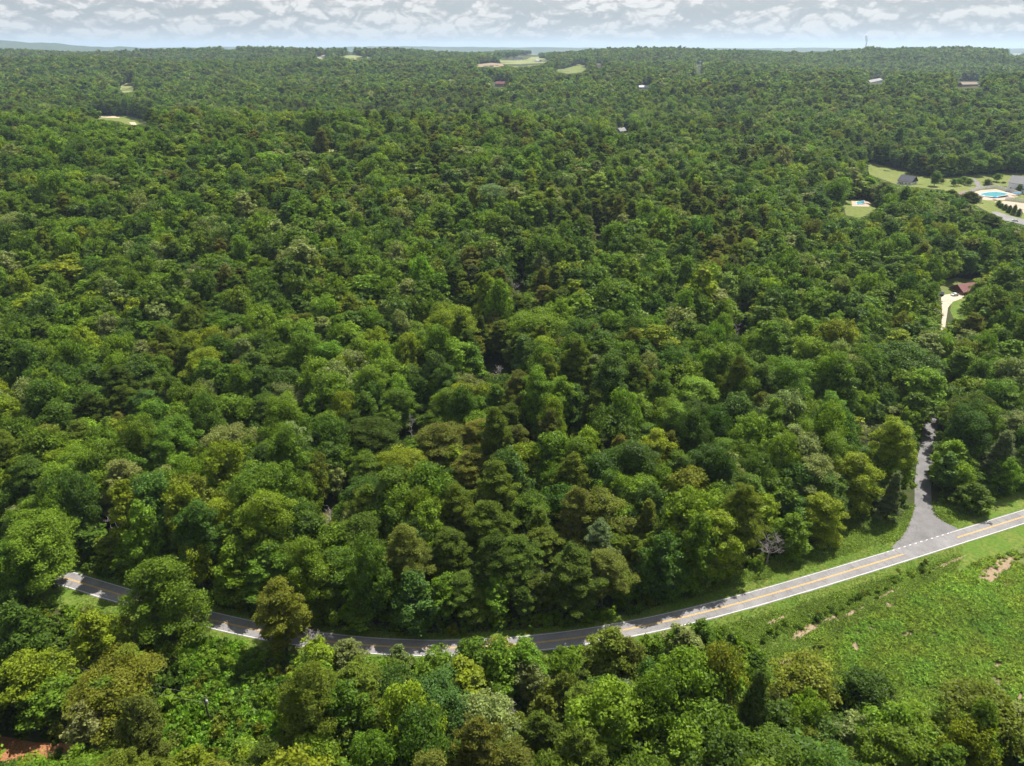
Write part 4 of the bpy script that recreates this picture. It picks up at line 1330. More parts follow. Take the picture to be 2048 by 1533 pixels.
# undergrowth along the forest edges and under the front rows
ux_, uy_ = jitter_grid(60, 300, 2.6)
dd, ii_ = road_dist(ux_, uy_)
fs_ = uy_ > road_y(ux_)
fe = road_far_edge[ii_]
ok = (fs_ & (dd > fe - 0.5) & (dd < fe + 7)) | ((~fs_) & (dd > near_w[ii_] - 1.0) & (dd < near_w[ii_] + 20) & (ux_ < FIELD_W[0][0] - 8))
bx, by, _ = project(ux_, uy_, 0 * ux_)
ok |= inpoly(bx, by, VINE_PX) & (rng.random(ux_.shape) < 0.5)
ds = np.min(np.hypot(ux_[:, None] - SIDE[None, ::3, 0], uy_[:, None] - SIDE[None, ::3, 1]), axis=1)
ok |= fs_ & (ds > 5.2) & (ds < 11) & (dd > fe) & (rng.random(ux_.shape) < 0.6)
ok |= inpoly(bx, by, [(-120, 1380), (120, 1390), (230, 1450), (240, 1500), (150, 1545), (-120, 1545)])
ok &= (ds > 5.0) & ~inpoly(ux_, uy_, [tuple(p) for p in FIELD_W]) & ~inpoly(bx, by, DIRT_PX)
# the ditch line between verge and crop
DITCH = [(1450, 1296), (1560, 1268), (1640, 1232), (1720, 1196), (1790, 1160), (1860, 1135)]
dw = smooth_line(hit([p[0] for p in DITCH], [p[1] for p in DITCH])[:, :2], 1.1, 1)
dpts = dw + rng.normal(0, 1.0, dw.shape)
ux_, uy_ = ux_[ok], uy_[ok]
sz = rng.uniform(0.45, 1.25, ux_.shape)
vx, vy = np.concatenate([ux_, dpts[:, 0]]), np.concatenate([uy_, dpts[:, 1]])
sz = np.concatenate([sz, rng.uniform(0.25, 0.55, len(dpts))])
tt = TB[rng.choice([0, 1, 2, 6], vx.shape, p=[.35, .2, .3, .15])] * rng.uniform(0.8, 1.25, (len(vx), 1))
scatter('undergrowth', BUSH, np.stack([vx, vy, land(vx, vy) - 0.1], 1), rng.integers(0, 4, vx.shape), rng.uniform(0, 6.28, vx.shape),
        np.stack([sz, sz, sz * rng.uniform(0.7, 1.2, vx.shape)], 1), tt)

VINE = [leafy(160 + k, 2.2, 1.3, 14, 520, 0.26, M_CROP) for k in range(3)]
xx, yy = jitter_grid(60, 200, 1.9)
px_, py_, _ = project(xx, yy, 0 * xx)
m_ = inpoly(px_, py_, VINE_PX)
xx, yy = xx[m_], yy[m_]
sz = rng.uniform(0.6, 1.3, xx.shape)
scatter('vines', VINE, np.stack([xx, yy, land(xx, yy) - 0.1], 1), rng.integers(0, 3, xx.shape), rng.uniform(0, 6.28, xx.shape),
        np.stack([sz, sz, sz * (0.6 + 1.2 * vnoise(xx / 5, yy / 5, 30))], 1), np.array([0.118, 0.225, 0.014]) * rng.uniform(0.7, 1.35, (len(xx), 1)))


def tuft(seed, n, h_, spread, w_):
    rs = np.random.default_rng(seed)
    V, Fc = [], []
    for k in range(n):
        a = rs.uniform(0, 6.283); b = rs.uniform(0, 6.283)
        p = np.array([math.cos(b), math.sin(b), 0]) * spread * rs.random()
        d = np.array([math.cos(a), math.sin(a), 0]); q = np.array([-d[1], d[0], 0])
        hh = h_ * rs.uniform(0.6, 1.15); o_ = len(V)
        tip = p + d * hh * rs.uniform(0.5, 1.0) + np.array([0, 0, hh * rs.uniform(0.35, 0.8)])
        mid = p + d * hh * 0.32 + np.array([0, 0, hh * 0.6])
        V += [p, mid - q * w_, tip, mid + q * w_]
        Fc.append((o_, o_ + 1, o_ + 2, o_ + 3))
    return np_mesh('tuft', np.array(V), np.array(Fc), [M_CROP], fattr=rs.random(len(Fc)))


CROP = [tuft(7 + k, 22, 1.0, 0.4, 0.12) for k in range(4)]
bb0, bb1 = FIELD_W.min(0), FIELD_W.max(0)
xs = np.arange(bb0[0], bb1[0], 0.52); ys = np.arange(bb0[1], bb1[1], 0.52)
xx, yy = [a.ravel() for a in np.meshgrid(xs, ys)]
xx = xx + rng.uniform(-.26, .26, xx.shape); yy = yy + rng.uniform(-.26, .26, yy.shape)
px_, py_, _ = project(xx, yy, 0 * xx)
m_ = (px_ < 2160) & (py_ < 1540) & inpoly(xx, yy, [tuple(p) for p in FIELD_W])
for w_ in BARE_W:
    m_ &= ~(inpoly(xx, yy, [tuple(p) for p in w_]) & (rng.random(xx.shape) < 0.93))
nz = vnoise(xx / 7, yy / 9, 40) * 0.6 + vnoise(xx / 2.2, yy / 2.2, 41) * 0.4
m_ &= (nz > 0.27) & (rng.random(xx.shape) < 0.35 + 1.1 * nz)
xx, yy, nz = xx[m_], yy[m_], nz[m_]
sz = (0.45 + 0.95 * nz) * rng.uniform(0.6, 1.3, xx.shape)
big = vnoise(xx / 16 + 3, yy / 16, 42)
ct = np.array([0.142, 0.235, 0.022])[None] * (0.72 + 0.5 * big[:, None]) * rng.uniform(0.75, 1.25, (len(xx), 1))
ct[:, 0] *= 0.85 + 0.4 * vnoise(xx / 4, yy / 4, 43)
scatter('crop_plants', CROP, np.stack([xx, yy, land(xx, yy) + 0.05], 1), rng.integers(0, 4, xx.shape), rng.uniform(0, 6.28, xx.shape), np.stack([sz, sz, sz], 1), ct)

# grass on the verges and the rough strip
GR = [tuft(70 + k, 18, 0.28, 0.42, 0.06) for k in range(3)]
xx, yy = jitter_grid(85, 290, 0.62, 1.05, 5)
px_, py_, _ = project(xx, yy, 0 * xx)
m_ = (px_ > 0) & (px_ < 2080) & (py_ > 980) & (py_ < 1420)
xx, yy, px_, py_ = xx[m_], yy[m_], px_[m_], py_[m_]
dd, ii_ = road_dist(xx, yy)
fs_ = yy > road_y(xx)
edge_ok = dd > RH + 0.55
ds = np.min(np.hypot(xx[:, None] - SIDE[None, ::2, 0], yy[:, None] - SIDE[None, ::2, 1]), axis=1)
side_poly = [tuple(p) for p in np.concatenate([SL2, SR2[::-1]])]
m_ = edge_ok & ~inpoly(xx, yy, side_poly) & ((fs_ & (dd < road_far_edge[ii_] + 1)) | ((~fs_) & ((dd < near_w[ii_] + 2) | inpoly(px_, py_, rough_px)))) & ~inpoly(xx, yy, [tuple(p) for p in FIELD_W])
for w_ in BARE_W:
    m_ &= ~(inpoly(xx, yy, [tuple(p) for p in w_]) & (rng.random(xx.shape) < 0.9))
xx, yy, dd = xx[m_], yy[m_], dd[m_]
sz = rng.uniform(0.6, 1.2, xx.shape) * np.where(dd > 5.5, 1.0 + 1.3 * vnoise(xx / 3, yy / 3, 50), 0.7)
gt = np.array([0.135, 0.205, 0.022])[None] * (0.75 + 0.55 * vnoise(xx / 6, yy / 6, 51)[:, None]) * rng.uniform(0.8, 1.2, (len(xx), 1))
scatter('grass', GR, np.stack([xx, yy, land(xx, yy) + 0.05], 1), rng.integers(0, 3, xx.shape), rng.uniform(0, 6.28, xx.shape), np.stack([sz, sz, sz], 1), gt)
# ------------------------------------------------------------------ buildings, pools, fences, vehicles, masts
M_WALLW = plain('white_siding', (0.72, 0.72, 0.70), 0.7, 0.2, (0.5, 0.06))
M_WALLP = plain('pale_siding', (0.62, 0.66, 0.70), 0.7, 0.2, (0.5, 0.06))
M_BRICK = plain('brick_wall', (0.33, 0.20, 0.14), 0.85, 0.1, (3.0, 0.2))
M_ROOFD = plain('dark_shingles', (0.085, 0.085, 0.10), 0.85, 0.15, (1.5, 0.22))
M_ROOFG = plain('grey_shingles', (0.27, 0.26, 0.26), 0.85, 0.15, (1.5, 0.18))
M_ROOFB = plain('brown_shingles', (0.26, 0.20, 0.165), 0.85, 0.15, (1.5, 0.18))
M_ROOFM = plain('maroon_shingles', (0.21, 0.10, 0.095), 0.85, 0.15, (1.5, 0.22))
M_ROOFW = plain('pale_metal_roof', (0.42, 0.42, 0.44), 0.45, 0.4, (0.8, 0.08))
M_GLASS = plain('dark_window', (0.035, 0.045, 0.06), 0.12, 0.5, (1.0, 0.1))
M_TRIM = plain('white_trim', (0.78, 0.78, 0.76), 0.6, 0.3, (1.0, 0.05))
M_DOOR = plain('door_paint', (0.30, 0.12, 0.09), 0.6, 0.3, (1.0, 0.1))
M_POLE = blend('weathered_pole', [(0.085, 0.068, 0.055), (0.12, 0.10, 0.085), (0.06, 0.05, 0.04)], (1.0, 6.0))
M_METAL = plain('galvanised', (0.36, 0.37, 0.38), 0.45, 0.5, (2.0, 0.12))
M_STACK = plain('stack_concrete', (0.30, 0.27, 0.27), 0.8, 0.2, (0.02, 0.12))
M_WIRE = plain('wire', (0.22, 0.22, 0.22), 0.5, 0.4, (1.0, 0.05))
M_CARW = plain('white_car_paint', (0.76, 0.77, 0.78), 0.25, 0.5, (1.0, 0.03))
M_CARD = plain('dark_car_paint', (0.05, 0.06, 0.08), 0.25, 0.5, (1.0, 0.05))
M_CARR = plain('red_car_paint', (0.28, 0.05, 0.04), 0.25, 0.5, (1.0, 0.05))
M_TYRE = plain('tyre', (0.022, 0.022, 0.023), 0.85, 0.2, (3.0, 0.1))
M_LAMP = plain('lamp_glass', (0.7, 0.68, 0.62), 0.2, 0.5, (3.0, 0.05))
M_BLUEF = plain('blue_canvas', (0.06, 0.25, 0.42), 0.8, 0.1, (1.0, 0.08))
M_POOL = plain('pool_water', (0.12, 0.38, 0.44), 0.08, 0.5, (0.3, 0.10))
M_DECK = blend('pool_deck', [(0.40, 0.30, 0.23), (0.34, 0.26, 0.20), (0.44, 0.35, 0.28)], (0.2, 1.5))
M_MULCH = plain('mulch', (0.12, 0.055, 0.04), 0.95, 0.05, (1.5, 0.3))


def house(name, label, p0, p1, W, Hh, roofh, wall, roof, wins=3, chimney=False, door=True, hip=0.0, over=0.5, cat='house', sides=True):
    """p0, p1: ground ends of the near long wall; the house lies behind that line"""
    p0, p1 = Vector(p0), Vector(p1)
    d = p1 - p0; L_ = Vector((d.x, d.y)).length
    e = empty(name, (p0.x, p0.y, min(p0.z, p1.z) - 0.1), math.atan2(d.y, d.x))
    tag(e, label, cat)
    w = MB(); w.box(0, L_, 0, W, -1.0, Hh)
    if hip == 0:
        for xx_ in (0.0, L_ - 0.2):
            w.add([(xx_, 0, Hh), (xx_ + 0.2, 0, Hh), (xx_ + 0.2, W, Hh), (xx_, W, Hh), (xx_, W / 2, Hh + roofh), (xx_ + 0.2, W / 2, Hh + roofh)],
                  [(0, 3, 4), (1, 5, 2), (0, 4, 5, 1), (3, 2, 5, 4)])
    w.build('wall', wall, e)
    o = over; sl = roofh / (W / 2)
    h0 = Hh - o * sl; hp = hip * W / 2; t_ = 0.18
    r = MB()
    A = [(-o, -o, h0), (L_ + o, -o, h0), (L_ + o, W + o, h0), (-o, W + o, h0), (-o + hp, W / 2, Hh + roofh), (L_ + o - hp, W / 2, Hh + roofh)]
    A = [(a, b, c + 0.04) for a, b, c in A]
    B_ = [(a, b, c + t_) for a, b, c in A]
    r.add(A + B_, [(6, 7, 11, 10), (8, 9, 10, 11), (9, 6, 10), (7, 8, 11), (0, 4, 5, 1), (2, 5, 4, 3), (3, 4, 0), (1, 5, 2), (0, 1, 7, 6), (1, 2, 8, 7), (2, 3, 9, 8), (3, 0, 6, 9)])
    ro = r.build('roof', roof, e)
    if chimney:
        MB().box(L_ * 0.62, L_ * 0.62 + 0.9, W * 0.42, W * 0.42 + 0.9, Hh, Hh + roofh + 1.2).build('chimney', M_BRICK, ro)
    rows = 2 if Hh > 4.6 else 1
    for rw in range(rows):
        zc = 1.55 + rw * 2.8
        for k in range(wins):
            xc = L_ * (k + 0.6) / (wins + 0.2)
            wn_ = MB().box(xc - 0.55, xc + 0.55, -0.05, 0.05, zc - 0.7, zc + 0.7).build('window', M_TRIM, e)
            MB().box(xc - 0.43, xc + 0.43, -0.075, -0.052, zc - 0.58, zc + 0.58).build('pane', M_GLASS, wn_)
        if sides:
            for sx in (-0.05, L_ - 0.05):
                for k in range(2):
                    yc = W * (0.3 + 0.4 * k)
                    wn_ = MB().box(sx, sx + 0.1, yc - 0.5, yc + 0.5, zc - 0.7, zc + 0.7).build('window', M_TRIM, e)
                    xo = sx - 0.025 if sx < 0 else sx + 0.102
                    MB().box(xo, xo + 0.023, yc - 0.4, yc + 0.4, zc - 0.58, zc + 0.58).build('pane', M_GLASS, wn_)
    if door:
        xc = L_ * 0.5 / (wins + 0.2) * 2.2
        dr = MB().box(xc - 0.5, xc + 0.5, -0.06, 0.04, 0.1, 2.2).build('door', M_DOOR, e)
        MB().box(xc + 0.3, xc + 0.38, -0.12, -0.062, 1.05, 1.13).build('handle', M_METAL, dr)
    return e


def gp(px, py): return G(px, py)


house('clubhouse', 'white gabled house with dark shingle roof beside the green lawn, left of the pools', gp(1794, 368), gp(1822, 371), 13, 3.4, 4.6, M_WALLW, M_ROOFD, 4)
house('pool_house', 'long low white bathhouse with brown roof on the left of the large pool', gp(1912, 391), gp(1946, 402), 9, 3.2, 2.2, M_WALLW, M_ROOFB, 4, hip=0.9, over=0.8, cat='bathhouse')
house('white_house', 'tall white house with grey roof and chimney at the right edge above the pools', gp(2012, 383), gp(2064, 391), 13, 9.0, 5.5, M_WALLP, M_ROOFG, 4, chimney=True)
house('brick_house', 'brick house with maroon roof behind trees at the end of the gravel driveway', gp(1925, 591), gp(1988, 586), 9, 3.0, 3.0, M_BRICK, M_ROOFM, 5, cat='house')
house('grey_roof_house', 'pale roofed house almost hidden by crowns in the middle of the forest', gp(1052, 452), gp(1086, 452), 10, 5.5, 4.5, M_WALLW, M_ROOFW, 3)
house('gabled_house', 'small house with pale gabled roof alone among crowns, upper right of centre', gp(1240, 267), gp(1252, 266), 7, 3.0, 3.4, M_WALLP, M_ROOFG, 2, chimney=True)
house('red_house', 'reddish brick house with pale garage in the far forest, below the large pasture', gp(990, 173), gp(1008, 174), 10, 6.0, 4.0, M_BRICK, M_ROOFM, 4)
house('long_shed', 'long low white roofed shed in the far forest, left of the lattice tower', gp(1278, 179), gp(1296, 178), 11, 4.0, 3.0, M_WALLW, M_ROOFW, 6, cat='shed')
house('long_white_house', 'long white two-storey house far off in the right forest', gp(1740, 167), gp(1764, 166), 12, 6.5, 4.0, M_WALLW, M_ROOFG, 6)
house('brown_roof_house', 'low house with brown roof and bright yard far off, near the right edge', gp(1924, 174), gp(1956, 172), 12, 4.0, 3.5, M_BRICK, M_ROOFB, 6)
house('white_barn', 'white barn on the skyline at the far right edge', gp(2024, 111), gp(2046, 110), 20, 9.0, 7.0, M_WALLW, M_ROOFW, 4, cat='barn')
house('skyline_house', 'tiny white building breaking the skyline at left', gp(453, 98), gp(466, 98), 18, 12.0, 5.0, M_WALLW, M_ROOFW, 3, cat='building')
house('farmhouse', 'dark roofed farmhouse beside a tree in the large far pasture', gp(1028, 121), gp(1042, 121.5), 14, 5.0, 6.0, M_WALLP, M_ROOFD, 4)
house('farm_barn', 'small barn with pale roof at the right of the large far pasture', gp(1070, 123), gp(1078, 123), 9, 4.0, 3.5, M_ROOFB, M_ROOFW, 2, cat='barn')
house('pasture_house', 'pale house at the top left corner of the large far pasture', gp(1028, 112.5), gp(1034, 112.5), 10, 5.0, 4.0, M_WALLW, M_ROOFG, 2)
house('red_barn', 'tiny red-roofed building in the far forest right of the lower pasture', gp(1195, 135), gp(1201, 135), 9, 6.5, 4.0, M_WALLW, M_ROOFM, 2, cat='barn')
for px_a, lab in ((698, 'left one of three tiny white sheds on the small hilltop pasture'), (702, 'middle one of three tiny white sheds on the small hilltop pasture'), (705.5, 'right one of three tiny white sheds on the small hilltop pasture')):
    house('hilltop_shed', lab, gp(px_a, 109.6), gp(px_a + 1.9, 109.6), 7, 5.0, 2.5, M_WALLW, M_ROOFW, 1, door=False, cat='shed', sides=False)['group'] = 'sheds on the hilltop pasture'

# pool complex grounds
sheet_px('pool_deck', [(1940, 386), (1962, 381), (1992, 379), (2020, 386), (2040, 392), (2020, 398), (2004, 401), (1972, 401), (1952, 397)], M_DECK, 0.10, 5)
sheet_px('sand_court', [(1988, 404), (2010, 402.5), (2070, 410), (2080, 432), (2040, 426), (2012, 419)], M_DECK, 0.10, 5)
sheet_px('club_road', [(1983, 424), (1994, 424), (2018, 432), (2048, 439), (2080, 444), (2080, 456), (2044, 449), (2010, 442), (1990, 434)], M_ASPH, 0.10, 5)
sheet_px('cart_path', [(1942, 358), (1950, 358), (1960, 366), (1963, 377), (1953, 377), (1950, 367)], M_ASPH2, 0.09, 3)
sheet_px('garden_patio', [(1703, 403), (1734, 403), (1742, 408), (1738, 414), (1704, 413)], M_DECK, 0.10, 3)


def pool(name, label, poly, base):
    w_ = hit([p[0] for p in poly], [p[1] for p in poly])
    zb = float(w_[:, 2].max()) + 0.14
    c = w_.mean(0)
    e = empty(name, (float(c[0]), float(c[1]), zb)); tag(e, label, 'pool')
    n = len(w_); loc = [(float(p[0] - c[0]), float(p[1] - c[1])) for p in w_]
    m = MB(); m.add([(a, b, 0.0) for a, b in loc], [tuple(range(n))])
    m.build('water', M_POOL, e)
    k = MB()
    outer = [(a * 1.05, b * 1.05) for a, b in loc]
    k.add([(a, b, 0.02) for a, b in loc] + [(a, b, 0.16) for a, b in loc] + [(a, b, 0.16) for a, b in outer] + [(a, b, -0.3) for a, b in outer],
          [f for q in range(n) for f in ((q, (q + 1) % n, n + (q + 1) % n, n + q), (n + q, n + (q + 1) % n, 2 * n + (q + 1) % n, 2 * n + q), (2 * n + q, 2 * n + (q + 1) % n, 3 * n + (q + 1) % n, 3 * n + q))])
    k.build('coping', M_TRIM, e)
    return e


pool('swimming_pool', 'large turquoise swimming pool on a fenced tan deck at the right edge', [(1957, 389), (1972, 387), (1990, 386.5), (2004, 389), (2018, 392.5), (2008, 395), (1988, 397), (1970, 394)], 0)
pool('garden_pool', 'small turquoise pool glimpsed between dark tree trunks', [(1712, 405), (1728, 404.5), (1729, 409), (1714, 410.5)], 0)


def fence(name, label, pts, h_=3.2, gap=2.4):
    w_ = hit([p[0] for p in pts], [p[1] for p in pts])
    e = empty(name, tuple(float(c) for c in w_[0])); tag(e, label, 'fence')
    L_ = [Vector(tuple(float(c) for c in p - w_[0])) for p in w_]
    mpost = MB().box(-0.13, 0.13, -0.13, 0.13, -0.3, h_ + 0.15).mesh('post', M_TRIM)
    for a, b in zip(L_[:-1], L_[1:]):
        d = b - a; n = max(1, int(d.length / gap)); an = math.atan2(d.y, d.x); st = d.length / n
        pm = MB(); pm.box(0.14, st - 0.14, -0.03, 0.03, 0.25, 0.37).box(0.14, st - 0.14, -0.03, 0.03, h_ - 0.25, h_ - 0.13)
        q = 0.2
        while q < st - 0.2:
            pm.box(q, q + 0.11, -0.055, -0.032, 0.1, h_); q += 0.17
        pm = pm.mesh('panel', M_TRIM)
        for k in range(n):
            p = a + d * (k / n)
            link('post', mpost, e, p, an); link('panel', pm, e, p, an)
    link('post', mpost, e, L_[-1])
    return e


fence('picket_fence', 'white fence round the back of the large pool deck', [(1938, 386), (1962, 380), (1992, 377.5), (2020, 385), (2041, 391.5)])
fence('court_fence', 'white fence between the large pool and the sandy court', [(2010, 402), (2030, 403.5), (2062, 408.5)])

CARB = {}


def car(label, px, py, rz, paint, group=None):
    p = G(px, py)
    e = empty('parked_car', (p.x, p.y, p.z + 0.12), rz); tag(e, label, 'car', group)
    prof = [(-2.25, 0.35), (-2.3, 0.75), (-2.1, 0.95), (-1.35, 1.0), (-0.75, 1.42), (0.75, 1.46), (1.5, 1.0), (2.2, 0.88), (2.3, 0.6), (2.25, 0.35)]
    b = MB().prism(prof, -0.86, 0.86)
    bo = b.build('body', paint, e)
    g = MB()
    for s_ in (-1, 1):
        y0 = 0.862 * s_
        g.add([(-1.2, y0, 1.0), (-0.68, y0, 1.36), (0.68, y0, 1.39), (1.3, y0, 1.0), (-1.2, y0 + 0.01 * s_, 1.0), (-0.68, y0 + 0.01 * s_, 1.36), (0.68, y0 + 0.01 * s_, 1.39), (1.3, y0 + 0.01 * s_, 1.0)],
              [(0, 1, 2, 3), (4, 7, 6, 5), (0, 4, 5, 1), (1, 5, 6, 2), (2, 6, 7, 3), (3, 7, 4, 0)])
    g.build('side_window', M_GLASS, bo)
    MB().add([(1.46, -0.75, 1.04), (1.46, 0.75, 1.04), (0.82, 0.7, 1.43), (0.82, -0.7, 1.43), (1.48, -0.75, 1.06), (1.48, 0.75, 1.06), (0.84, 0.7, 1.45), (0.84, -0.7, 1.45)],
             [(0, 3, 2, 1), (4, 5, 6, 7), (0, 1, 5, 4), (1, 2, 6, 5), (2, 3, 7, 6), (3, 0, 4, 7)]).build('windscreen', M_GLASS, bo)
    MB().add([(-1.32, -0.75, 1.04), (-1.32, 0.75, 1.04), (-0.8, 0.7, 1.40), (-0.8, -0.7, 1.40), (-1.35, -0.75, 1.06), (-1.35, 0.75, 1.06), (-0.83, 0.7, 1.42), (-0.83, -0.7, 1.42)],
             [(0, 1, 2, 3), (4, 7, 6, 5), (0, 4, 5, 1), (1, 5, 6, 2), (2, 6, 7, 3), (3, 7, 4, 0)]).build('rear_window', M_GLASS, bo)
    if 'wheel' not in CARB:
        wm = MB().tube([(0, -0.11, 0), (0, 0.11, 0)], [0.33, 0.33], 12).mesh('wheel', M_TYRE)
        CARB['wheel'] = wm
        CARB['lamp'] = MB().box(-0.03, 0.03, -0.16, 0.16, -0.08, 0.08).mesh('headlight', M_LAMP)
    for sx in (-1.4, 1.4):
        for sy in (-0.82, 0.82): link('wheel', CARB['wheel'], e, (sx, sy, 0.33))
    for sy in (-0.6, 0.6): link('headlight', CARB['lamp'], e, (2.28, sy, 0.68))
    return e


car('white car parked on the pale gravel by the brick house', 1909, 592, 0.35, M_CARW)
car('dark car half hidden by a tree left of the white car on the gravel', 1884, 590, 1.0, M_CARD)
car('white car on the lane along the right edge below the pools', 2030, 443, -0.5, M_CARW)
car('white car parked near the tall white house by the lawn', 1982, 370, 0.3, M_CARW)
car('dark car parked closest to the tall white house', 2007, 367, 0.3, M_CARD)


def parasol(label, px, py):
    p = G(px, py)
    e = empty('parasol', (p.x, p.y, p.z + 0.1)); tag(e, label, 'parasol', 'blue parasols by the pool')
    MB().tube([(0, 0, 0), (0, 0, 2.6)], [0.05, 0.04], 6).build('pole', M_METAL, e)
    n = 8; v = [(0, 0, 2.95)] + [(2.1 * math.cos(6.2832 * k / n), 2.1 * math.sin(6.2832 * k / n), 2.3) for k in range(n)]
    v += [(0, 0, 2.90)] + [(2.1 * math.cos(6.2832 * k / n), 2.1 * math.sin(6.2832 * k / n), 2.2) for k in range(n)]
    f = [(0, 1 + k, 1 + (k + 1) % n) for k in range(n)] + [(n + 1, n + 2 + (k + 1) % n, n + 2 + k) for k in range(n)] + [(1 + k, n + 2 + k, n + 2 + (k + 1) % n, 1 + (k + 1) % n) for k in range(n)]
    MB().add(v, f).build('canopy', M_BLUEF, e)


parasol('blue parasol at the right end of the large pool', 2028, 392)
parasol('blue parasol beside the right end of the pool, farther right', 2036, 391.5)
parasol('blue parasol on the near side of the large pool', 1990, 400)

# lawn trees and shrubs round the pools: small planted trees, each its own
def single_tree(name, label, px, py, h_, r_, var, tint, group, cat='tree'):
    """px, py: foot of the trunk"""
    p = G(px, py)
    crown, trunk, joined, H_, R_ = proto('broad', var, 0)
    e = empty(name, (p.x, p.y, p.z), prand.uniform(0, 6)); e.scale = (r_ / R_, r_ / R_, h_ / H_)
    tag(e, label, cat, group)
    link('trunk', trunk, e); c = link('crown', crown, e); c['tint'] = jitter_tint(TINTS[tint])
    return e


for k, (px, py, w_) in enumerate(((1906, 373, 'leftmost'), (1916, 372, 'second from left'), (1926, 368, 'third from left'), (1936, 372, 'rightmost'))):
    single_tree('lawn_tree', 'small round lawn tree by the pools, %s of the row of four' % w_, px, py, 7.0, 3.3, (0, 2, 3, 6)[k], 'fresh green', 'small trees on the club lawn')
single_tree('lawn_tree', 'tall rounded lawn tree right of the dark roofed white house', 1868, 373, 14, 5.5, 6, 'mid green', 'small trees on the club lawn')
single_tree('lawn_tree', 'low bushy tree just right of the tall rounded lawn tree', 1883, 368, 5, 2.3, 0, 'bronze green', 'small trees on the club lawn')
single_tree('lawn_tree', 'greyish small tree left of the tall white house', 1972, 376, 8, 3.6, 3, 'bronze green', 'small trees on the club lawn')
single_tree('lawn_tree', 'small green tree against the wall of the tall white house', 2036, 387, 8, 3.0, 1, 'fresh green', 'small trees on the club lawn')
single_tree('lawn_tree', 'small tree behind the parked cars by the tall white house', 1993, 364, 8, 3.8, 0, 'fresh green', 'small trees on the club lawn')
for k, (px, py, h_) in enumerate(((1996, 413, 5), (2002, 417, 4), (2009, 421, 5), (2017, 426, 6), (2026, 430, 8), (2036, 433, 6))):
    single_tree('shrub', 'dark shrub in the hedge between sandy court and lane, number %s from the left' % ('one', 'two', 'three', 'four', 'five', 'six')[k], px, py, h_, 2.4, 8, 'deep green' if k % 2 else 'mid green', 'hedge by the sandy court', 'shrub')
for k, (px, py) in enumerate(((1013, 117.5), (1016, 117.5), (1029, 119.6))):
    single_tree('pasture_tree', ('dark tree left of the farmhouse in the far pasture, outer one', 'dark tree left of the farmhouse in the far pasture, inner one', 'rounded tree touching the farmhouse in the far pasture')[k], px, py, 13, 6, (4, 4, 6)[k], 'deep green', 'trees in the far pasture')
# white blossom tree in the left forest
wb = G(322, 770, 17.0)
crown, trunk, joined, H_, R_ = proto('broad', 2, 0)
e = empty('blossom_tree', (wb.x, wb.y, wb.z), 1.0); e.scale = (3.4 / R_, 3.4 / R_, 17.2 / H_)
tag(e, 'tree with creamy white blossom in the left part of the forest', 'tree')
link('trunk', trunk, e); c = link('crown', crown, e); c['tint'] = [0.36, 0.35, 0.24]
# bunkers on the near fairway
for poly in ([(203, 232), (222, 233), (240, 234), (238, 236.5), (214, 236), (202, 235)], [(192, 237), (204, 238.5), (206, 242), (196, 241)], [(258, 245), (270, 245), (274, 250), (264, 251)]):
    sheet_px('sand_bunker', poly, M_SAND, 0.12, 3)

# utility pole with wires
pb = G(421, 1446)
lo, hi = 3.0, 25.0
for _ in range(30):
    md = 0.5 * (lo + hi)
    if float(project(pb.x, pb.y, pb.z + md)[1]) > 1396: lo = md
    else: hi = md
PH = lo


def utility_pole(label, p, H_, rz):
    e = empty('utility_pole', (p.x, p.y, p.z), rz); tag(e, label, 'utility pole')
    MB().tube([(0, 0, -0.5), (0, 0, H_ * 0.5), (0, 0, H_)], [0.19, 0.165, 0.13], 9).build('pole', M_POLE, e)
    MB().box(-0.9, 0.9, -0.19, -0.10, H_ - 0.75, H_ - 0.6).build('crossarm', M_POLE, e)
    for sx in (-0.75, 0.75):
        MB().tube([(sx, -0.15, H_ - 0.6), (sx, -0.15, H_ - 0.4)], [0.05, 0.04], 6).build('insulator', M_METAL, e)
    t = MB().tube([(-0.42, 0.0, H_ - 2.1), (-0.42, 0.0, H_ - 2.05), (-0.42, 0.0, H_ - 1.25), (-0.42, 0.0, H_ - 1.15)], [0.20, 0.25, 0.25, 0.14], 10).build('transformer', M_METAL, e)
    MB().tube([(-0.42, 0.0, H_ - 1.15), (-0.42, 0.0, H_ - 0.9)], [0.06, 0.05], 6).build('bushing', M_TRIM, t)
    return e


pw = hit([-90], [1268], PH)[0]
p2 = Vector((float(pw[0]), float(pw[1]), float(pw[2])))
rz = math.atan2(p2.y - pb.y, p2.x - pb.x) + math.pi / 2
utility_pole('weathered utility pole with transformer rising from bright green vines, bottom left', pb, PH, rz)
for k, sx in enumerate((-0.75, 0.75)):
    off = Vector((math.cos(rz) * sx, math.sin(rz) * sx, 0)) + Vector((math.sin(rz) * 0.15, -math.cos(rz) * 0.15, 0))
    a = pb + off + Vector((0, 0, PH - 0.4)); b = p2 + off + Vector((0, 0, PH - 0.4))
    pts = []
    for q in range(25):
        f_ = q / 24; p = a.lerp(b, f_); p.z -= 1.3 * 4 * f_ * (1 - f_); pts.append(tuple(p))
    w_ = MB().tube(pts, [0.018] * 25, 5).build('power_line', M_WIRE)
    tag(w_, ('power line from the utility pole to the left edge, upper of two', 'power line from the utility pole to the left edge, lower of two')[k], 'wire', 'power lines')

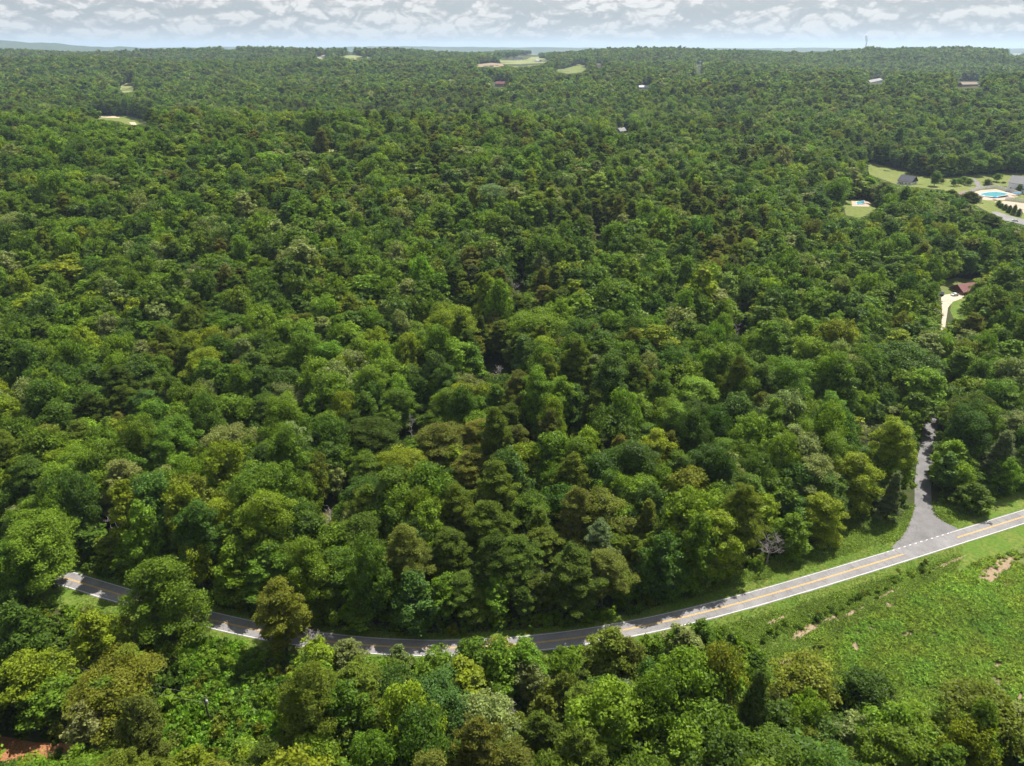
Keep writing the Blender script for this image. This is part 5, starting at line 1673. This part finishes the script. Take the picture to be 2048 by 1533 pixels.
# lattice tower in the right distance
tp = G(1397, 158)
dep_ = float(project(tp.x, tp.y, tp.z)[2])
TH = 30 * dep_ / FPX + 3
e = empty('lattice_tower', (tp.x, tp.y, tp.z)); tag(e, 'grey lattice tower standing above the trees in the right distance', 'tower')
legs = [(math.cos(a), math.sin(a)) for a in (0.5, 2.594, 4.689)]
for cx_, cy_ in legs:
    MB().tube([(cx_ * 2.6, cy_ * 2.6, 0), (cx_ * 1.0, cy_ * 1.0, TH)], [0.28, 0.2], 6).build('leg', M_METAL, e)
nb_ = 14
br = MB()
for k in range(nb_):
    z0, z1 = TH * k / nb_, TH * (k + 1) / nb_
    w0, w1 = 2.6 - 1.6 * k / nb_, 2.6 - 1.6 * (k + 1) / nb_
    for a in range(3):
        b = (a + 1) % 3
        br.tube([(legs[a][0] * w0, legs[a][1] * w0, z0), (legs[b][0] * w1, legs[b][1] * w1, z1)], [0.12, 0.12], 4)
        br.tube([(legs[a][0] * w1, legs[a][1] * w1, z1), (legs[b][0] * w1, legs[b][1] * w1, z1)], [0.12, 0.12], 4)
tag(br.build('bracing', M_METAL, e), kind='stuff')
for zz_ in (TH - 1.5, TH - 9):
    for a in range(3):
        x_, y_ = legs[a][0] * 2.2, legs[a][1] * 2.2
        MB().box(x_ - 0.5, x_ + 0.5, y_ - 0.3, y_ + 0.3, zz_ - 1.2, zz_ + 1.2).build('antenna', M_TRIM, e)

# guyed mast on the left skyline
mx_, my_ = -0.655 * 3300, 3300.0
mb_ = Vector((mx_, my_, float(land(np.array([mx_]), np.array([my_]))[0])))
px_m = float(project(mb_.x, mb_.y, mb_.z)[0])
lo, hi = 10.0, 400.0
for _ in range(30):
    md = 0.5 * (lo + hi)
    if float(project(mb_.x, mb_.y, mb_.z + md)[1]) > 79: lo = md
    else: hi = md
e = empty('guyed_mast', mb_); tag(e, 'thin tall mast on the left skyline in front of blue hills', 'mast')
MB().tube([(0, 0, 0), (0, 0, lo * 0.85), (0, 0, lo)], [1.3, 1.1, 0.5], 6).build('mast', M_STACK, e)
MB().box(-2.4, 2.4, -1.6, 1.6, lo * 0.86, lo * 0.89).build('antenna', M_STACK, e)
for a in (0.3, 2.4, 4.5):
    MB().tube([(math.cos(a) * lo * 0.5, math.sin(a) * lo * 0.5, 0), (0, 0, lo * 0.8)], [0.06, 0.06], 4).build('guy_wire', M_WIRE, e)

# power station stack with its plume, beyond the last ridge
dx_, dy_, dz_ = rays(1731, 96)
sy = 11000.0; sx_ = float(dx_ / dy_ * sy)
sb = Vector((sx_, sy, float(land(np.array([sx_]), np.array([sy]))[0])))
sh = (94 - 87.5) / FPX * sy * 1.1 + CAM_Z - sb.z
e = empty('smoke_stack', sb); tag(e, 'lone tall smoke stack on the right horizon', 'smoke stack')
MB().tube([(0, 0, 0), (0, 0, sh * 0.6), (0, 0, sh)], [9, 7.5, 7], 14).build('shaft', M_STACK, e)
MB().tube([(0, 0, sh), (0, 0, sh + 2)], [7.4, 7.4], 14).build('rim', M_STACK, e)
e2 = MB()
e2.box(30, 75, -15, 15, 0, CAM_Z - sb.z + 4); 
tag(e2.build('boiler_house', M_STACK, None, sb), 'boxy plant building beside the smoke stack on the horizon', 'building')
bm = bmesh.new()
rs_ = random.Random(4)
for k in range(16):
    f_ = k / 15
    c_ = Vector((-22 * f_ ** 1.5 + rs_.uniform(-4, 4), rs_.uniform(-6, 6), sh + 4 + 78 * f_))
    r_ = 8 + 14 * math.sin(min(f_ * 1.5, 1) * 1.57) * (1 - 0.4 * f_)
    bmesh.ops.create_icosphere(bm, subdivisions=2, radius=r_, matrix=Matrix.Translation(c_))
me = bpy.data.meshes.new('smoke_plume'); bm.to_mesh(me); bm.free()
sm = bpy.data.materials.new('white_smoke'); sm.use_nodes = True
sb_ = sm.node_tree.nodes['Principled BSDF']
sb_.inputs['Base Color'].default_value = (0.85, 0.85, 0.85, 1); sb_.inputs['Roughness'].default_value = 1.0
sb_.inputs['Subsurface Weight'].default_value = 0.0
me.materials.append(sm)
o = link('smoke_plume', me, None, sb)
rm = o.modifiers.new('merge', 'REMESH'); rm.mode = 'VOXEL'; rm.voxel_size = 3.0; rm.use_smooth_shade = True
tag(o, kind='stuff')

# blue hills far beyond the forest
def hills(name, y_, prof, mat, depth):
    """prof: (photo x, photo y of crest); ridge with both slopes at distance y_"""
    xs_ = np.array([p[0] for p in prof], float); ys_ = np.array([p[1] for p in prof], float)
    q = np.linspace(xs_[0], xs_[-1], 160)
    c = np.interp(q, xs_, ys_) - (vnoise(q / 14, q * 0, 60) - 0.5) * 1.6
    X = (q - 1024) / FPX / CP * y_ * 1.0
    dx2, dy2, dz2 = rays(q, c)
    t = y_ / dy2
    Z = CAM_Z + dz2 * t; X = dx2 * t
    rows = []
    for o_, f_ in ((-depth, -0.15), (-depth * 0.45, 0.45), (0, 1.0), (depth * 0.5, 0.5), (depth, -0.15)):
        zz_ = np.maximum(Z, 5) * f_ + (vnoise(X / 300, X * 0 + o_ / 200, 61) - 0.5) * 30 * (abs(f_) < 0.9)
        rows.append(np.stack([X, np.full(X.shape, y_ + o_), zz_], 1))
    v = np.concatenate(rows); n = len(q)
    f = np.concatenate([np.stack([np.arange(n - 1) + k * n, np.arange(n - 1) + 1 + k * n, np.arange(n - 1) + 1 + (k + 1) * n, np.arange(n - 1) + (k + 1) * n], 1) for k in range(4)])
    me = np_mesh(name, v, f, [mat]); me.polygons.foreach_set('use_smooth', [True] * len(me.polygons))
    return tag(link(name, me), kind='structure')


M_HILL = blend('wooded_hill', [(0.035, 0.06, 0.03), (0.05, 0.075, 0.03), (0.03, 0.05, 0.025)], (0.004, 0.02))
hills('hills', 8600, [(-500, 84), (-260, 76), (-120, 79), (0, 81), (30, 82), (60, 85.5), (95, 86.5), (110, 87), (140, 90), (180, 94), (215, 94), (250, 93.5), (300, 97), (360, 99)], M_HILL, 1300)
hills('hills', 11200, [(200, 98), (330, 95.5), (400, 95), (430, 93.5), (460, 94), (500, 96), (600, 96.5), (760, 93), (860, 93.5), (1000, 95), (1500, 97), (1660, 96), (1700, 97), (2400, 98)], M_HILL, 1500)
# ------------------------------------------------------------------ summer haze: one closed box of thin, even air
hb = MB().box(-75000, 75000, -75000, 75000, -40, 330)
hm = bpy.data.materials.new('summer_haze'); hm.use_nodes = True
hn, hl = hm.node_tree.nodes, hm.node_tree.links
hn.remove(hn['Principled BSDF'])
pv = hn.new('ShaderNodeVolumePrincipled')
pv.inputs['Color'].default_value = (0.66, 0.83, 1.0, 1)
pv.inputs['Density'].default_value = 0.000058
pv.inputs['Anisotropy'].default_value = 0.2
hl.new(pv.outputs[0], hn['Material Output'].inputs['Volume'])
haze = hb.build('haze', hm)
tag(haze, kind='stuff')
